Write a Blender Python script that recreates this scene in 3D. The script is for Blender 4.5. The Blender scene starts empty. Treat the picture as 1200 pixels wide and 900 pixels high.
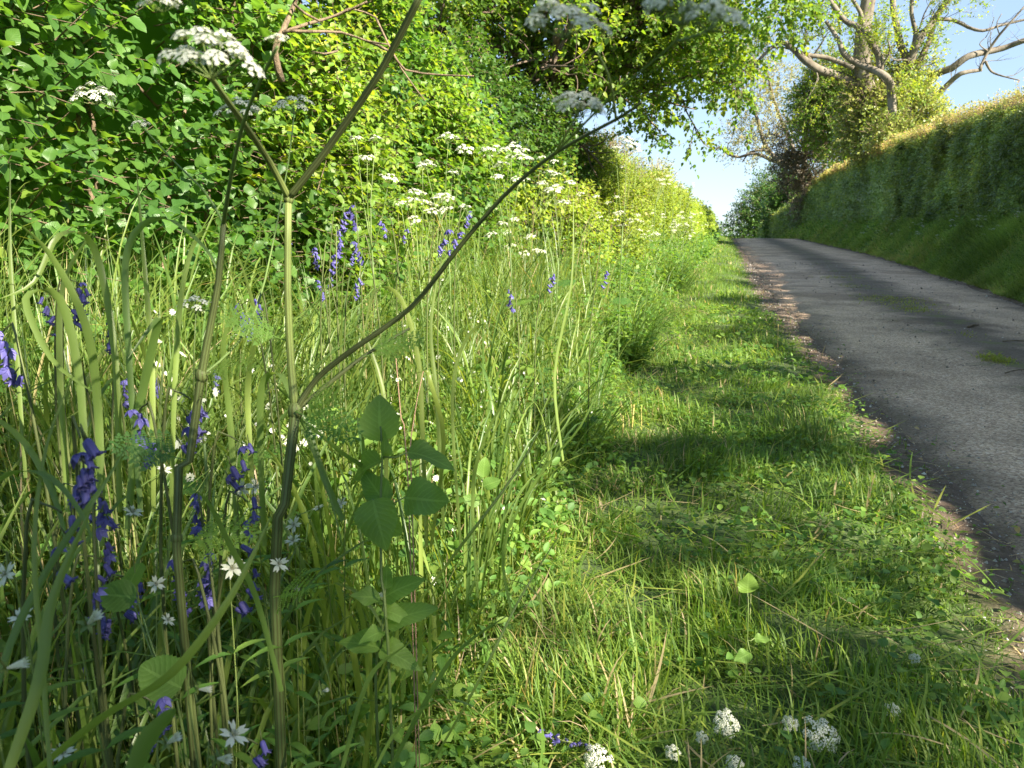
import bpy, math, random
import numpy as np
from mathutils import Vector, Matrix

rng = np.random.default_rng(7)
random.seed(7)
R = math.radians
SC = bpy.context.scene
COL = SC.collection
PI = math.pi

# ------------------------------------------------------------------ camera
F_PX = 901.0
YAW, PIT, CH = R(16.4), R(11.8), 1.1
FWD = np.array([-math.sin(YAW)*math.cos(PIT), math.cos(YAW)*math.cos(PIT), -math.sin(PIT)])
RGT = np.array([math.cos(YAW), math.sin(YAW), 0.0])
UPV = np.cross(RGT, FWD)
EYE = np.array([0, 0, CH])

def at(px, py, d):
    """world point seen at a pixel of the photograph, d metres along the view axis"""
    return EYE + d*(FWD + (px-600)/F_PX*RGT - (py-450)/F_PX*UPV)

def aty(px, py, Y):
    r = FWD + (px-600)/F_PX*RGT - (py-450)/F_PX*UPV
    return EYE + r*(Y/r[1])

# ------------------------------------------------------------------ noise
def _hash(ix, iy, iz, s):
    h = (ix*374761393 + iy*668265263 + iz*2147483647 + s*974634777) & 0x7fffffff
    h = ((h ^ (h >> 13))*1274126177) & 0x7fffffff
    return ((h ^ (h >> 16)) & 0xffff)/65535.0

def vnoise(p, scale=1.0, seed=0):
    """value noise -1..1 on (n,3) points"""
    q = np.asarray(p, float)*scale + 1000.0
    i = np.floor(q).astype(np.int64); f = q-i; f = f*f*(3-2*f)
    r = 0
    for dx in (0, 1):
        for dy in (0, 1):
            for dz in (0, 1):
                w = (f[:, 0] if dx else 1-f[:, 0])*(f[:, 1] if dy else 1-f[:, 1])*(f[:, 2] if dz else 1-f[:, 2])
                r = r + w*_hash(i[:, 0]+dx, i[:, 1]+dy, i[:, 2]+dz, seed)
    return r*2-1

def n2(x, y, scale, seed=0):
    x, y = np.broadcast_arrays(np.asarray(x, float), np.asarray(y, float))
    r = vnoise(np.stack([x.ravel(), y.ravel(), np.zeros(x.size)], 1), scale, seed).reshape(x.shape)
    return r if x.ndim else float(r)

def nrm(v):
    return v/np.maximum(np.linalg.norm(v, axis=-1, keepdims=True), 1e-9)

def rand3(k):
    return nrm(rng.normal(size=(k, 3)))

# ------------------------------------------------------------------ terrain
_YL = [-20, 0, 5, 10, 13, 28, 70, 90, 130]
def xL(y): return np.interp(y, _YL, [.9, .83, .7, .38, .25, 0, -.95, -2.2, -7])          # grass edge
def aL(y): return np.interp(y, _YL, [1.22, 1.11, .9, .66, .53, .2, -.7, -1.9, -6.7])        # tarmac edge
def aR(y): return np.interp(y, [-20, 0, 12, 19, 30, 60, 76, 90, 130], [3.6, 3.7, 3.78, 4.1, 4.4, 3.9, 2.8, 1.2, -3.4])
def xM(y): return np.interp(y, [-20, 1.3, 3, 6, 12, 18, 38, 70, 100], [-.5, -.56, -.66, -.77, -.92, -1.05, -1.32, -2.0, -3.6])   # mown / tall boundary
def hL(y): return xM(y) - np.interp(y, [-10, 5, 10, 14, 30], [1.45, 1.3, 1.0, .7, .6])                # left hedge face
def hR(y): return aR(y) + 1.25                                                                # right hedge face

def drop(y):
    y = np.asarray(y, float)
    t = np.clip(y-60, 0, 50)
    return -0.0035*t*t - np.clip(y-110, 0, 400)*0.03 - np.clip(y-510, 0, 1e5)*0.012

def sstep(a, b, x):
    t = np.clip((x-a)/(b-a), 0, 1); return t*t*(3-2*t)

def gz(x, y):
    x = np.asarray(x, float); y = np.asarray(y, float)
    l = sstep(0.0, 2.2, xM(y)-0.05-x)*0.5 + sstep(1.5, 5, xM(y)-x)*0.35
    r = sstep(0.12, 1.35, x-aR(y))*1.1 + sstep(1.5, 5, x-aR(y))*0.2
    verge = sstep(0.0, 0.5, xL(y)-x)*0.05
    road = (sstep(-.1, .12, x-aL(y)))*(1-sstep(-.05, .1, x-aR(y)))*(-0.06)
    fade = 1/(1+np.abs(y)/30)
    rough = n2(x, y, 2.3, 3)*0.025*(l+r+verge*12 > 0.05)*fade
    return l + r + verge + road + rough + drop(y)

# ------------------------------------------------------------------ mesh buffer
class Buf:
    def __init__(s):
        s.V = []; s.I = []; s.F = {3: [], 4: []}; s.M = {3: [], 4: []}; s.n = 0
    def add(s, V, faces, info, mat=0):
        """V (n,3); faces: list of arrays (m,3) or (m,4); info (n,3)"""
        V = np.asarray(V, float)
        for f in faces:
            f = np.asarray(f, np.int64)
            if len(f) == 0: continue
            s.F[f.shape[1]].append(f+s.n)
            s.M[f.shape[1]].append(np.full(len(f), mat))
        s.V.append(V); s.I.append(np.broadcast_to(np.asarray(info, float), V.shape)); s.n += len(V)
    def build(s, name, mats, parent=None, smooth=True, origin=None):
        me = bpy.data.meshes.new(name)
        V = np.concatenate(s.V) if s.V else np.zeros((0, 3)); I = np.concatenate(s.I) if s.I else np.zeros((0, 3))
        if origin is not None: V = V-np.asarray(origin)
        t = np.concatenate(s.F[3]) if s.F[3] else np.zeros((0, 3), int)
        q = np.concatenate(s.F[4]) if s.F[4] else np.zeros((0, 4), int)
        me.vertices.add(len(V)); me.vertices.foreach_set('co', V.astype(np.float32).ravel())
        loops = np.concatenate([t.ravel(), q.ravel()]).astype(np.int32)
        me.loops.add(len(loops)); me.loops.foreach_set('vertex_index', loops)
        tot = np.concatenate([np.full(len(t), 3), np.full(len(q), 4)]).astype(np.int32)
        st = np.concatenate([[0], np.cumsum(tot)[:-1]]).astype(np.int32) if len(tot) else tot
        me.polygons.add(len(tot)); me.polygons.foreach_set('loop_start', st); me.polygons.foreach_set('loop_total', tot)
        mi = np.concatenate([np.concatenate(s.M[k]) for k in (3, 4) if s.M[k]]).astype(np.int32) if len(tot) else tot
        me.polygons.foreach_set('material_index', mi)
        me.polygons.foreach_set('use_smooth', np.full(len(tot), smooth))
        a = me.attributes.new('info', 'FLOAT_VECTOR', 'POINT'); a.data.foreach_set('vector', I.astype(np.float32).ravel())
        for m in (mats if isinstance(mats, (list, tuple)) else [mats]): me.materials.append(m)
        me.update(calc_edges=True); me.validate()
        o = bpy.data.objects.new(name, me); COL.objects.link(o)
        if origin is not None: o.location = Vector([float(c) for c in origin])
        if parent is not None:
            o.parent = parent
            if origin is not None: o.location = Vector([float(c) for c in origin])-parent.location
        return o

def tag(o, label=None, cat=None, group=None, kind=None):
    if label: o['label'] = label
    if cat: o['category'] = cat
    if group: o['group'] = group
    if kind: o['kind'] = kind
    return o

def empty(name, loc, label, cat, group=None):
    o = bpy.data.objects.new(name, None); COL.objects.link(o); o.location = Vector([float(c) for c in loc]); o.empty_display_size = .1
    return tag(o, label, cat, group)

# ------------------------------------------------------------------ templates
def leaf_tpl(rows, wfun, fold=.25, droop=.35, wave=0.0, serr=0.0):
    """ovate leaf, length 1 along +Y, midrib folded; returns V, tris, quads, uv"""
    V = [(0, 0, 0)]; uv = [(0, 0)]
    for i in range(1, rows):
        v = i/rows; w = wfun(v)*(1+(serr if i % 2 else -serr))
        z = -droop*v*v
        V += [(-w, v, z+fold*w+wave*math.sin(v*9)*w), (0, v, z), (w, v, z+fold*w-wave*math.sin(v*9+1)*w)]
        uv += [(-1, v), (0, v), (1, v)]
    V.append((0, 1, -droop)); uv.append((0, 1)); n = len(V)
    T = [(0, 2, 1), (0, 3, 2)]; Q = []
    for i in range(rows-2):
        a = 1+3*i; b = a+3
        Q += [(a, a+1, b+1, b), (a+1, a+2, b+2, b+1)]
    a = 1+3*(rows-2); T += [(a, a+1, n-1), (a+1, a+2, n-1)]
    return np.array(V, float), np.array(T), np.array(Q).reshape(-1, 4), np.array(uv, float)

ovate = lambda v: 0.36*math.sin(PI*min(1, v**0.75))**0.8
round_ = lambda v: 0.47*math.sin(PI*v**0.8)**0.6
heart = lambda v: 0.42*math.sin(PI*v**0.55)**0.75
lance = lambda v: 0.2*math.sin(PI*v**0.7)
T_LEAF = leaf_tpl(6, ovate, .3, .22, .25)
T_MED = leaf_tpl(4, ovate, .35, .2)
T_SML = (np.array([(0, 0, 0), (-.33, .5, .06), (.33, .5, .06), (0, 1, -.12)], float), np.array([(0, 2, 1), (1, 2, 3)]), np.zeros((0, 4), int), np.array([(0, 0), (-1, .5), (1, .5), (0, 1)], float))
T_LANCE = leaf_tpl(5, lance, .3, .3)
T_ROUND = leaf_tpl(5, round_, .12, .15, .2)

def scatter(B, tpl, pos, d, n, size, rnd, mat=0, wide=1.0):
    V, T, Q, uv = tpl; k = len(pos); m = len(V)
    if k == 0: return
    X = nrm(np.cross(d, n)); Z = np.cross(X, d)
    size = np.broadcast_to(size, (k,)); wide = np.broadcast_to(wide, (k,))
    P = pos[:, None, :] + size[:, None, None]*(V[None, :, 0:1]*wide[:, None, None]*X[:, None, :] + V[None, :, 1:2]*d[:, None, :] + V[None, :, 2:3]*Z[:, None, :])
    info = np.empty((k, m, 3)); info[:, :, 0] = np.asarray(rnd)[:, None]; info[:, :, 1] = uv[None, :, 0]; info[:, :, 2] = uv[None, :, 1]
    off = (np.arange(k)*m)[:, None, None]
    B.add(P.reshape(-1, 3), [(T[None]+off).reshape(-1, 3), (Q[None]+off).reshape(-1, 4)], info.reshape(-1, 3), mat)

def ribbons(B, base, az, L, W, lean, curl, rnd, nseg=5, mat=0, fold=False, twist=0.0, pw=1.6, tipw=.12, kink=None):
    """grass blades: base (k,3), azimuth az, length L, width W, lean from vertical, curl added to the tip"""
    k = len(base)
    if k == 0: return
    az, L, W, lean, curl = [np.broadcast_to(a, (k,)).astype(float) for a in (az, L, W, lean, curl)]
    P = base.copy(); rows = []; ring = 3 if fold else 2
    ca = az.copy()
    dr = rng.normal(0, .25, k)*1.0
    for i in range(nseg+1):
        s = i/nseg
        th = lean + curl*s**pw
        if kink is not None: th = th + kink*(s > .55)
        d = np.stack([np.sin(th)*np.cos(ca), np.sin(th)*np.sin(ca), np.cos(th)], 1)
        sa = ca + PI/2 + twist*s
        side = np.stack([np.cos(sa), np.sin(sa), np.zeros(k)], 1)
        w = W*(1-(1-tipw)*s**2.2)*(0.55+0.45*min(1, s*4))*.5
        if i == nseg: w = w*0.15
        if fold:
            up = np.cross(side, d)
            rows += [P - side*w[:, None], P + up*(w*.45)[:, None], P + side*w[:, None]]
        else:
            rows += [P - side*w[:, None], P + side*w[:, None]]
        P = P + d*(L/nseg)[:, None]
        ca = ca + dr/nseg
    V = np.stack(rows, 1)
    m = V.shape[1]
    info = np.empty((k, m, 3)); info[:, :, 0] = rnd[:, None]
    info[:, :, 1] = (np.arange(m) % ring)/(ring-1)*2-1; info[:, :, 2] = (np.arange(m)//ring)/nseg
    q = []
    for i in range(nseg):
        a = i*ring
        for j in range(ring-1): q.append((a+j, a+j+1, a+ring+j+1, a+ring+j))
    q = np.array(q); off = (np.arange(k)*m)[:, None, None]
    B.add(V.reshape(-1, 3), [(q[None]+off).reshape(-1, 4)], info.reshape(-1, 3), mat)

def twigs(B, a, b, ra, rb, rnd, mat=0):
    """k straight three-sided tapering sticks from a to b"""
    k = len(a)
    if k == 0: return
    d = nrm(b-a); u = nrm(np.cross(d, np.array([.3, .2, .93])+0*d)); v = np.cross(d, u)
    ra = np.broadcast_to(ra, (k,)); rb = np.broadcast_to(rb, (k,)); rows = []
    for P, r in ((a, ra), (b, rb)):
        for j in range(3):
            t = j*2*PI/3
            rows.append(P + (u*math.cos(t)+v*math.sin(t))*r[:, None])
    V = np.stack(rows, 1); q = np.array([(0, 1, 4, 3), (1, 2, 5, 4), (2, 0, 3, 5)])
    info = np.zeros((k, 6, 3)); info[:, :, 0] = np.broadcast_to(rnd, (k,))[:, None]
    off = (np.arange(k)*6)[:, None, None]
    B.add(V.reshape(-1, 3), [(q[None]+off).reshape(-1, 4)], info.reshape(-1, 3), mat)

def tube(B, pts, rad, sides=8, mat=0, rnd=.5, cap=True, smoothn=0, bump=0.0):
    pts = np.array([np.asarray(p, float) for p in pts]); rad = np.broadcast_to(np.asarray(rad, float), (len(pts),)).copy()
    for _ in range(smoothn):       # Catmull-style resampling
        n = len(pts); t = np.arange(0, n-1+1e-6, .5)
        P0 = []
        for tt in t:
            i = min(int(tt), n-2); f = tt-i
            a = pts[max(i-1, 0)]; b = pts[i]; c = pts[i+1]; d = pts[min(i+2, n-1)]
            P0.append(.5*((2*b)+(-a+c)*f+(2*a-5*b+4*c-d)*f*f+(-a+3*b-3*c+d)*f**3))
        rad = np.interp(t, np.arange(n), rad); pts = np.array(P0)
    n = len(pts); tan = nrm(np.gradient(pts, axis=0))
    u = np.cross(tan[0], [0.21, .35, .9]); u /= max(np.linalg.norm(u), 1e-6)
    V = []; I = []; Ltot = 0
    for i in range(n):
        u = u-tan[i]*np.dot(u, tan[i]); u /= max(np.linalg.norm(u), 1e-6); v = np.cross(tan[i], u)
        if i: Ltot += np.linalg.norm(pts[i]-pts[i-1])
        for j in range(sides):
            t = j*2*PI/sides
            rr = rad[i]*(1+bump*(random.random()-.5))
            V.append(pts[i]+(u*math.cos(t)+v*math.sin(t))*rr); I.append((rnd, j/sides, Ltot))
    q = []
    for i in range(n-1):
        for j in range(sides):
            a = i*sides+j; b = i*sides+(j+1) % sides
            q.append((a, b, b+sides, a+sides))
    tr = []
    if cap:
        V.append(pts[-1]+tan[-1]*rad[-1]*.3); I.append((rnd, 0, Ltot)); c = len(V)-1
        for j in range(sides): tr.append(((n-1)*sides+j, (n-1)*sides+(j+1) % sides, c))
        V.append(pts[0]); I.append((rnd, 0, 0)); c = len(V)-1
        for j in range(sides): tr.append(((j+1) % sides, j, c))
    B.add(V, [np.array(q), np.array(tr).reshape(-1, 3)], np.array(I), mat)

# ------------------------------------------------------------------ materials
def newmat(name):
    m = bpy.data.materials.new(name); m.use_nodes = True
    nt = m.node_tree; nt.nodes.clear()
    return m, nt.nodes, nt.links

def ramp(N, stops, interp='LINEAR'):
    r = N.new('ShaderNodeValToRGB'); r.color_ramp.interpolation = interp
    e = r.color_ramp.elements
    while len(e) < len(stops): e.new(.5)
    for i, (p, c) in enumerate(stops):
        e[i].position = p; e[i].color = (*c, 1)
    return r

GAIN = (1.45, 1.17, 1.4)
def foliage(name, stops, trans=(1.6, 1.5, .5), tmix=.45, rough=.45, spec=.4, veins=0.0, clump=1.2, clumpamt=.35, tipc=None, ribs=False):
    """leaf material: colour from the per-leaf random, midrib and side veins, translucent"""
    m, N, L = newmat(name)
    A = N.new('ShaderNodeAttribute'); A.attribute_name = 'info'
    S = N.new('ShaderNodeSeparateXYZ'); L.new(A.outputs['Vector'], S.inputs[0])
    if 'petal' not in name: stops = [(p, (min(c[0]*GAIN[0], .6), min(c[1]*GAIN[1], .6), c[2]*GAIN[2])) for p, c in stops]
    rp = ramp(N, stops); L.new(S.outputs[0], rp.inputs[0]); col = rp.outputs[0]
    G = N.new('ShaderNodeNewGeometry')
    nz = N.new('ShaderNodeTexNoise'); nz.inputs['Scale'].default_value = clump; nz.inputs['Detail'].default_value = 2
    L.new(G.outputs['Position'], nz.inputs['Vector'])
    mr = N.new('ShaderNodeMapRange'); mr.inputs[1].default_value = .3; mr.inputs[2].default_value = .7; mr.inputs[3].default_value = 1-clumpamt; mr.inputs[4].default_value = 1+clumpamt
    L.new(nz.outputs[0], mr.inputs[0])
    mx = N.new('ShaderNodeMix'); mx.data_type = 'RGBA'; mx.blend_type = 'MULTIPLY'; mx.inputs[0].default_value = 1
    cmb = N.new('ShaderNodeCombineColor'); 
    for i in range(3): L.new(mr.outputs[0], cmb.inputs[i])
    L.new(col, mx.inputs[6]); L.new(cmb.outputs[0], mx.inputs[7]); col = mx.outputs[2]
    def mathn(op, a, b=None):
        n = N.new('ShaderNodeMath'); n.operation = op
        for i, v in enumerate((a, b)):
            if v is None: continue
            if isinstance(v, (int, float)): n.inputs[i].default_value = v
            else: L.new(v, n.inputs[i])
        return n.outputs[0]
    if tipc is not None:
        mx = N.new('ShaderNodeMix'); mx.data_type = 'RGBA'; L.new(col, mx.inputs[6]); mx.inputs[7].default_value = (*tipc, 1)
        L.new(mathn('POWER', S.outputs[2], 3.0), mx.inputs[0]); col = mx.outputs[2]
    hgt = None
    if ribs:
        hgt = mathn('SINE', mathn('MULTIPLY', S.outputs[1], 2*PI*9))
        mx = N.new('ShaderNodeMix'); mx.data_type = 'RGBA'; mx.blend_type = 'MULTIPLY'; mx.inputs[7].default_value = (.66, .58, .55, 1)
        L.new(mathn('GREATER_THAN', hgt, .35), mx.inputs[0]); L.new(col, mx.inputs[6]); col = mx.outputs[2]
    if veins > 0:
        au = mathn('ABSOLUTE', S.outputs[1])
        mid = mathn('LESS_THAN', au, .07)
        ph = mathn('SUBTRACT', mathn('MULTIPLY', S.outputs[2], 9.0), mathn('MULTIPLY', au, 2.6))
        sv = mathn('GREATER_THAN', mathn('SINE', mathn('MULTIPLY', ph, 2*PI)), .86)
        ve = mathn('MAXIMUM', mid, mathn('MULTIPLY', sv, .55))
        mx = N.new('ShaderNodeMix'); mx.data_type = 'RGBA'; mx.blend_type = 'ADD'
        L.new(mathn('MULTIPLY', ve, veins), mx.inputs[0]); L.new(col, mx.inputs[6]); mx.inputs[7].default_value = (.12, .16, .06, 1)
        col = mx.outputs[2]; hgt = mathn('SINE', mathn('MULTIPLY', ph, 2*PI))
    P = N.new('ShaderNodeBsdfPrincipled'); P.inputs['Roughness'].default_value = rough; P.inputs['Specular IOR Level'].default_value = spec
    L.new(col, P.inputs['Base Color'])
    if hgt is not None:
        b = N.new('ShaderNodeBump'); b.inputs['Strength'].default_value = .15; b.inputs['Distance'].default_value = .002
        L.new(hgt, b.inputs['Height']); L.new(b.outputs[0], P.inputs['Normal'])
    T = N.new('ShaderNodeBsdfTranslucent')
    tm = N.new('ShaderNodeMix'); tm.data_type = 'RGBA'; tm.blend_type = 'MULTIPLY'; tm.inputs[0].default_value = 1
    tm.clamp_result = False
    L.new(col, tm.inputs[6]); tm.inputs[7].default_value = (*trans, 1); L.new(tm.outputs[2], T.inputs[0])
    M = N.new('ShaderNodeMixShader'); M.inputs[0].default_value = tmix
    L.new(P.outputs[0], M.inputs[1]); L.new(T.outputs[0], M.inputs[2])
    O = N.new('ShaderNodeOutputMaterial'); L.new(M.outputs[0], O.inputs[0])
    return m

def bark(name, c1, c2, scale=6, rough=.9):
    m, N, L = newmat(name)
    G = N.new('ShaderNodeNewGeometry')
    mp = N.new('ShaderNodeMapping'); mp.inputs['Scale'].default_value = (1, 1, .35); L.new(G.outputs['Position'], mp.inputs[0])
    nz = N.new('ShaderNodeTexNoise'); nz.inputs['Scale'].default_value = scale; nz.inputs['Detail'].default_value = 8; nz.inputs['Roughness'].default_value = .65
    L.new(mp.outputs[0], nz.inputs['Vector'])
    r = ramp(N, [(.3, c1), (.55, c2), (.75, tuple(c*1.3 for c in c2))]); L.new(nz.outputs[0], r.inputs[0])
    P = N.new('ShaderNodeBsdfPrincipled'); P.inputs['Roughness'].default_value = rough; L.new(r.outputs[0], P.inputs['Base Color'])
    b = N.new('ShaderNodeBump'); b.inputs['Strength'].default_value = .8; b.inputs['Distance'].default_value = .05; L.new(nz.outputs[0], b.inputs['Height']); L.new(b.outputs[0], P.inputs['Normal'])
    O = N.new('ShaderNodeOutputMaterial'); L.new(P.outputs[0], O.inputs[0])
    return m

M_GRASS = foliage('mown_grass', [(0, (.05, .125, .02)), (.4, (.085, .185, .028)), (.75, (.14, .25, .035)), (.88, (.21, .28, .05)), (.93, (.28, .29, .12)), (1, (.38, .35, .2))], (1.9, 1.75, .8), .5, .5, .3, clump=2.5, clumpamt=.3)
M_TALL = foliage('tall_grass', [(0, (.05, .12, .028)), (.4, (.09, .18, .035)), (.8, (.15, .24, .045)), (.94, (.16, .26, .05)), (.97, (.3, .31, .13)), (1, (.38, .36, .2))], (1.9, 1.7, .7), .5, .38, .45, clump=2, clumpamt=.25)
M_BANK = foliage('bank_grass', [(0, (.1, .2, .05)), (.5, (.17, .3, .07)), (.9, (.24, .35, .1)), (1, (.32, .35, .15))], (1.7, 1.6, .8), .5, .5, .3, clump=.9, clumpamt=.35)
M_HERB = foliage('herb_leaves', [(0, (.045, .13, .025)), (.5, (.08, .2, .03)), (1, (.14, .26, .04))], (1.8, 1.7, .7), .48, .5, .35, veins=.12, clump=3, clumpamt=.25)
M_BROAD = foliage('broad_herb_leaf', [(0, (.08, .19, .03)), (1, (.15, .29, .05))], (1.8, 1.7, .7), .5, .5, .3, veins=.45, clump=18, clumpamt=.15)
M_DOG = foliage('dogwood_leaf', [(0, (.035, .11, .02)), (.5, (.06, .16, .024)), (.85, (.1, .215, .03)), (1, (.16, .27, .035))], (2.3, 2.1, .8), .48, .4, .45, veins=.15, clump=1.2, clumpamt=.25)
M_HAW = foliage('hawthorn_leaf', [(0, (.03, .095, .018)), (.6, (.055, .14, .022)), (1, (.095, .19, .03))], (1.7, 1.6, .6), .42, .42, .4, clump=1.2, clumpamt=.3)
M_LIME = foliage('spring_hedge_leaf', [(0, (.09, .19, .022)), (.5, (.16, .27, .03)), (.9, (.22, .33, .05)), (1, (.28, .34, .09))], (1.6, 1.5, .6), .45, .45, .35, clump=.8, clumpamt=.25)
M_MAPLE = foliage('lime_shrub_leaf', [(0, (.055, .145, .02)), (.5, (.1, .22, .025)), (.9, (.17, .295, .035)), (1, (.23, .33, .05))], (2.0, 1.8, .6), .47, .42, .4, veins=.12, clump=1.2, clumpamt=.25)
M_OAK = foliage('oak_leaf', [(0, (.05, .13, .018)), (.5, (.085, .19, .022)), (1, (.16, .25, .028))], (2.3, 2.0, .6), .5, .45, .35, clump=1.0, clumpamt=.25)
M_IVY = foliage('ivy_leaf', [(0, (.06, .13, .025)), (.45, (.13, .22, .04)), (1, (.27, .34, .08))], (1.7, 1.6, .6), .35, .35, .5, clump=.5, clumpamt=.45)
M_RHEDGE = foliage('clipped_hedge_leaf', [(0, (.065, .14, .05)), (.5, (.125, .22, .07)), (.85, (.19, .29, .08)), (1, (.28, .36, .11))], (1.6, 1.5, .6), .4, .4, .4, clump=.7, clumpamt=.45)
M_SHOOT = foliage('young_shoot', [(0, (.15, .23, .05)), (.45, (.24, .3, .08)), (.85, (.3, .31, .11)), (1, (.36, .26, .16))], (1.5, 1.4, .8), .45, .5, .3)
M_COPPER = foliage('copper_leaf', [(0, (.07, .085, .045)), (.6, (.13, .14, .075)), (1, (.22, .21, .12))], (1.3, 1.2, .9), .35, .5, .3)
M_PALE = foliage('pale_young_leaf', [(0, (.14, .2, .06)), (.6, (.24, .29, .1)), (1, (.33, .33, .17))], (1.5, 1.5, .8), .45, .5, .3)
M_STEM = foliage('green_stem', [(0, (.05, .1, .03)), (.6, (.09, .17, .04)), (1, (.17, .25, .06))], (1.2, 1.2, .6), .15, .45, .35, clump=8, clumpamt=.2)
M_PSTEM = foliage('purple_green_stem', [(0, (.06, .09, .03)), (.5, (.09, .15, .035)), (1, (.13, .2, .05))], (1, 1, .6), .1, .5, .35, ribs=True, clump=14, clumpamt=.35)
M_WHITE = foliage('white_petal', [(0, (.66, .68, .54)), (1, (.82, .82, .72))], (1, 1, .95), .4, .6, .2, clump=30, clumpamt=.06)
M_BLUE = foliage('bluebell_petal', [(0, (.08, .07, .24)), (.5, (.125, .115, .36)), (1, (.24, .22, .52))], (1.1, 1.0, 1.2), .35, .45, .3, clump=60, clumpamt=.2)
M_CREAM = foliage('stamen', [(0, (.5, .55, .15)), (1, (.65, .65, .3))], (1, 1, .8), .2, .6, .2)
M_STUB = foliage('cut_stub', [(0, (.22, .25, .06)), (1, (.3, .32, .09))], (1.3, 1.2, .6), .3, .6, .3)
M_STRAW = foliage('dry_stalk', [(0, (.3, .22, .12)), (1, (.45, .34, .2))], (1, 1, .8), .15, .6, .3)
M_BARKG = bark('grey_bark', (.06, .045, .03), (.18, .155, .12), 3)
M_BARKD = bark('brown_bark', (.05, .035, .025), (.14, .1, .07), 12)
M_TWIG = bark('twig_bark', (.1, .07, .045), (.22, .16, .1), 25)

def ground_mat():
    m, N, L = newmat('soil_and_thatch')
    A = N.new('ShaderNodeAttribute'); A.attribute_name = 'info'
    S = N.new('ShaderNodeSeparateXYZ'); L.new(A.outputs['Vector'], S.inputs[0])
    G = N.new('ShaderNodeNewGeometry')
    nz = N.new('ShaderNodeTexNoise'); nz.inputs['Scale'].default_value = 14; nz.inputs['Detail'].default_value = 9; nz.inputs['Roughness'].default_value = .7
    L.new(G.outputs['Position'], nz.inputs['Vector'])
    soil = ramp(N, [(.3, (.065, .042, .028)), (.5, (.13, .088, .06)), (.68, (.22, .16, .115))]); L.new(nz.outputs[0], soil.inputs[0])
    gr = ramp(N, [(.3, (.03, .05, .014)), (.5, (.06, .1, .022)), (.7, (.11, .13, .04))]); L.new(nz.outputs[0], gr.inputs[0])
    mx = N.new('ShaderNodeMix'); mx.data_type = 'RGBA'; L.new(S.outputs[0], mx.inputs[0]); L.new(soil.outputs[0], mx.inputs[6]); L.new(gr.outputs[0], mx.inputs[7])
    P = N.new('ShaderNodeBsdfPrincipled'); P.inputs['Roughness'].default_value = .95; L.new(mx.outputs[2], P.inputs['Base Color'])
    b = N.new('ShaderNodeBump'); b.inputs['Strength'].default_value = 1; b.inputs['Distance'].default_value = .02; L.new(nz.outputs[0], b.inputs['Height']); L.new(b.outputs[0], P.inputs['Normal'])
    O = N.new('ShaderNodeOutputMaterial'); L.new(P.outputs[0], O.inputs[0]); return m

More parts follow.
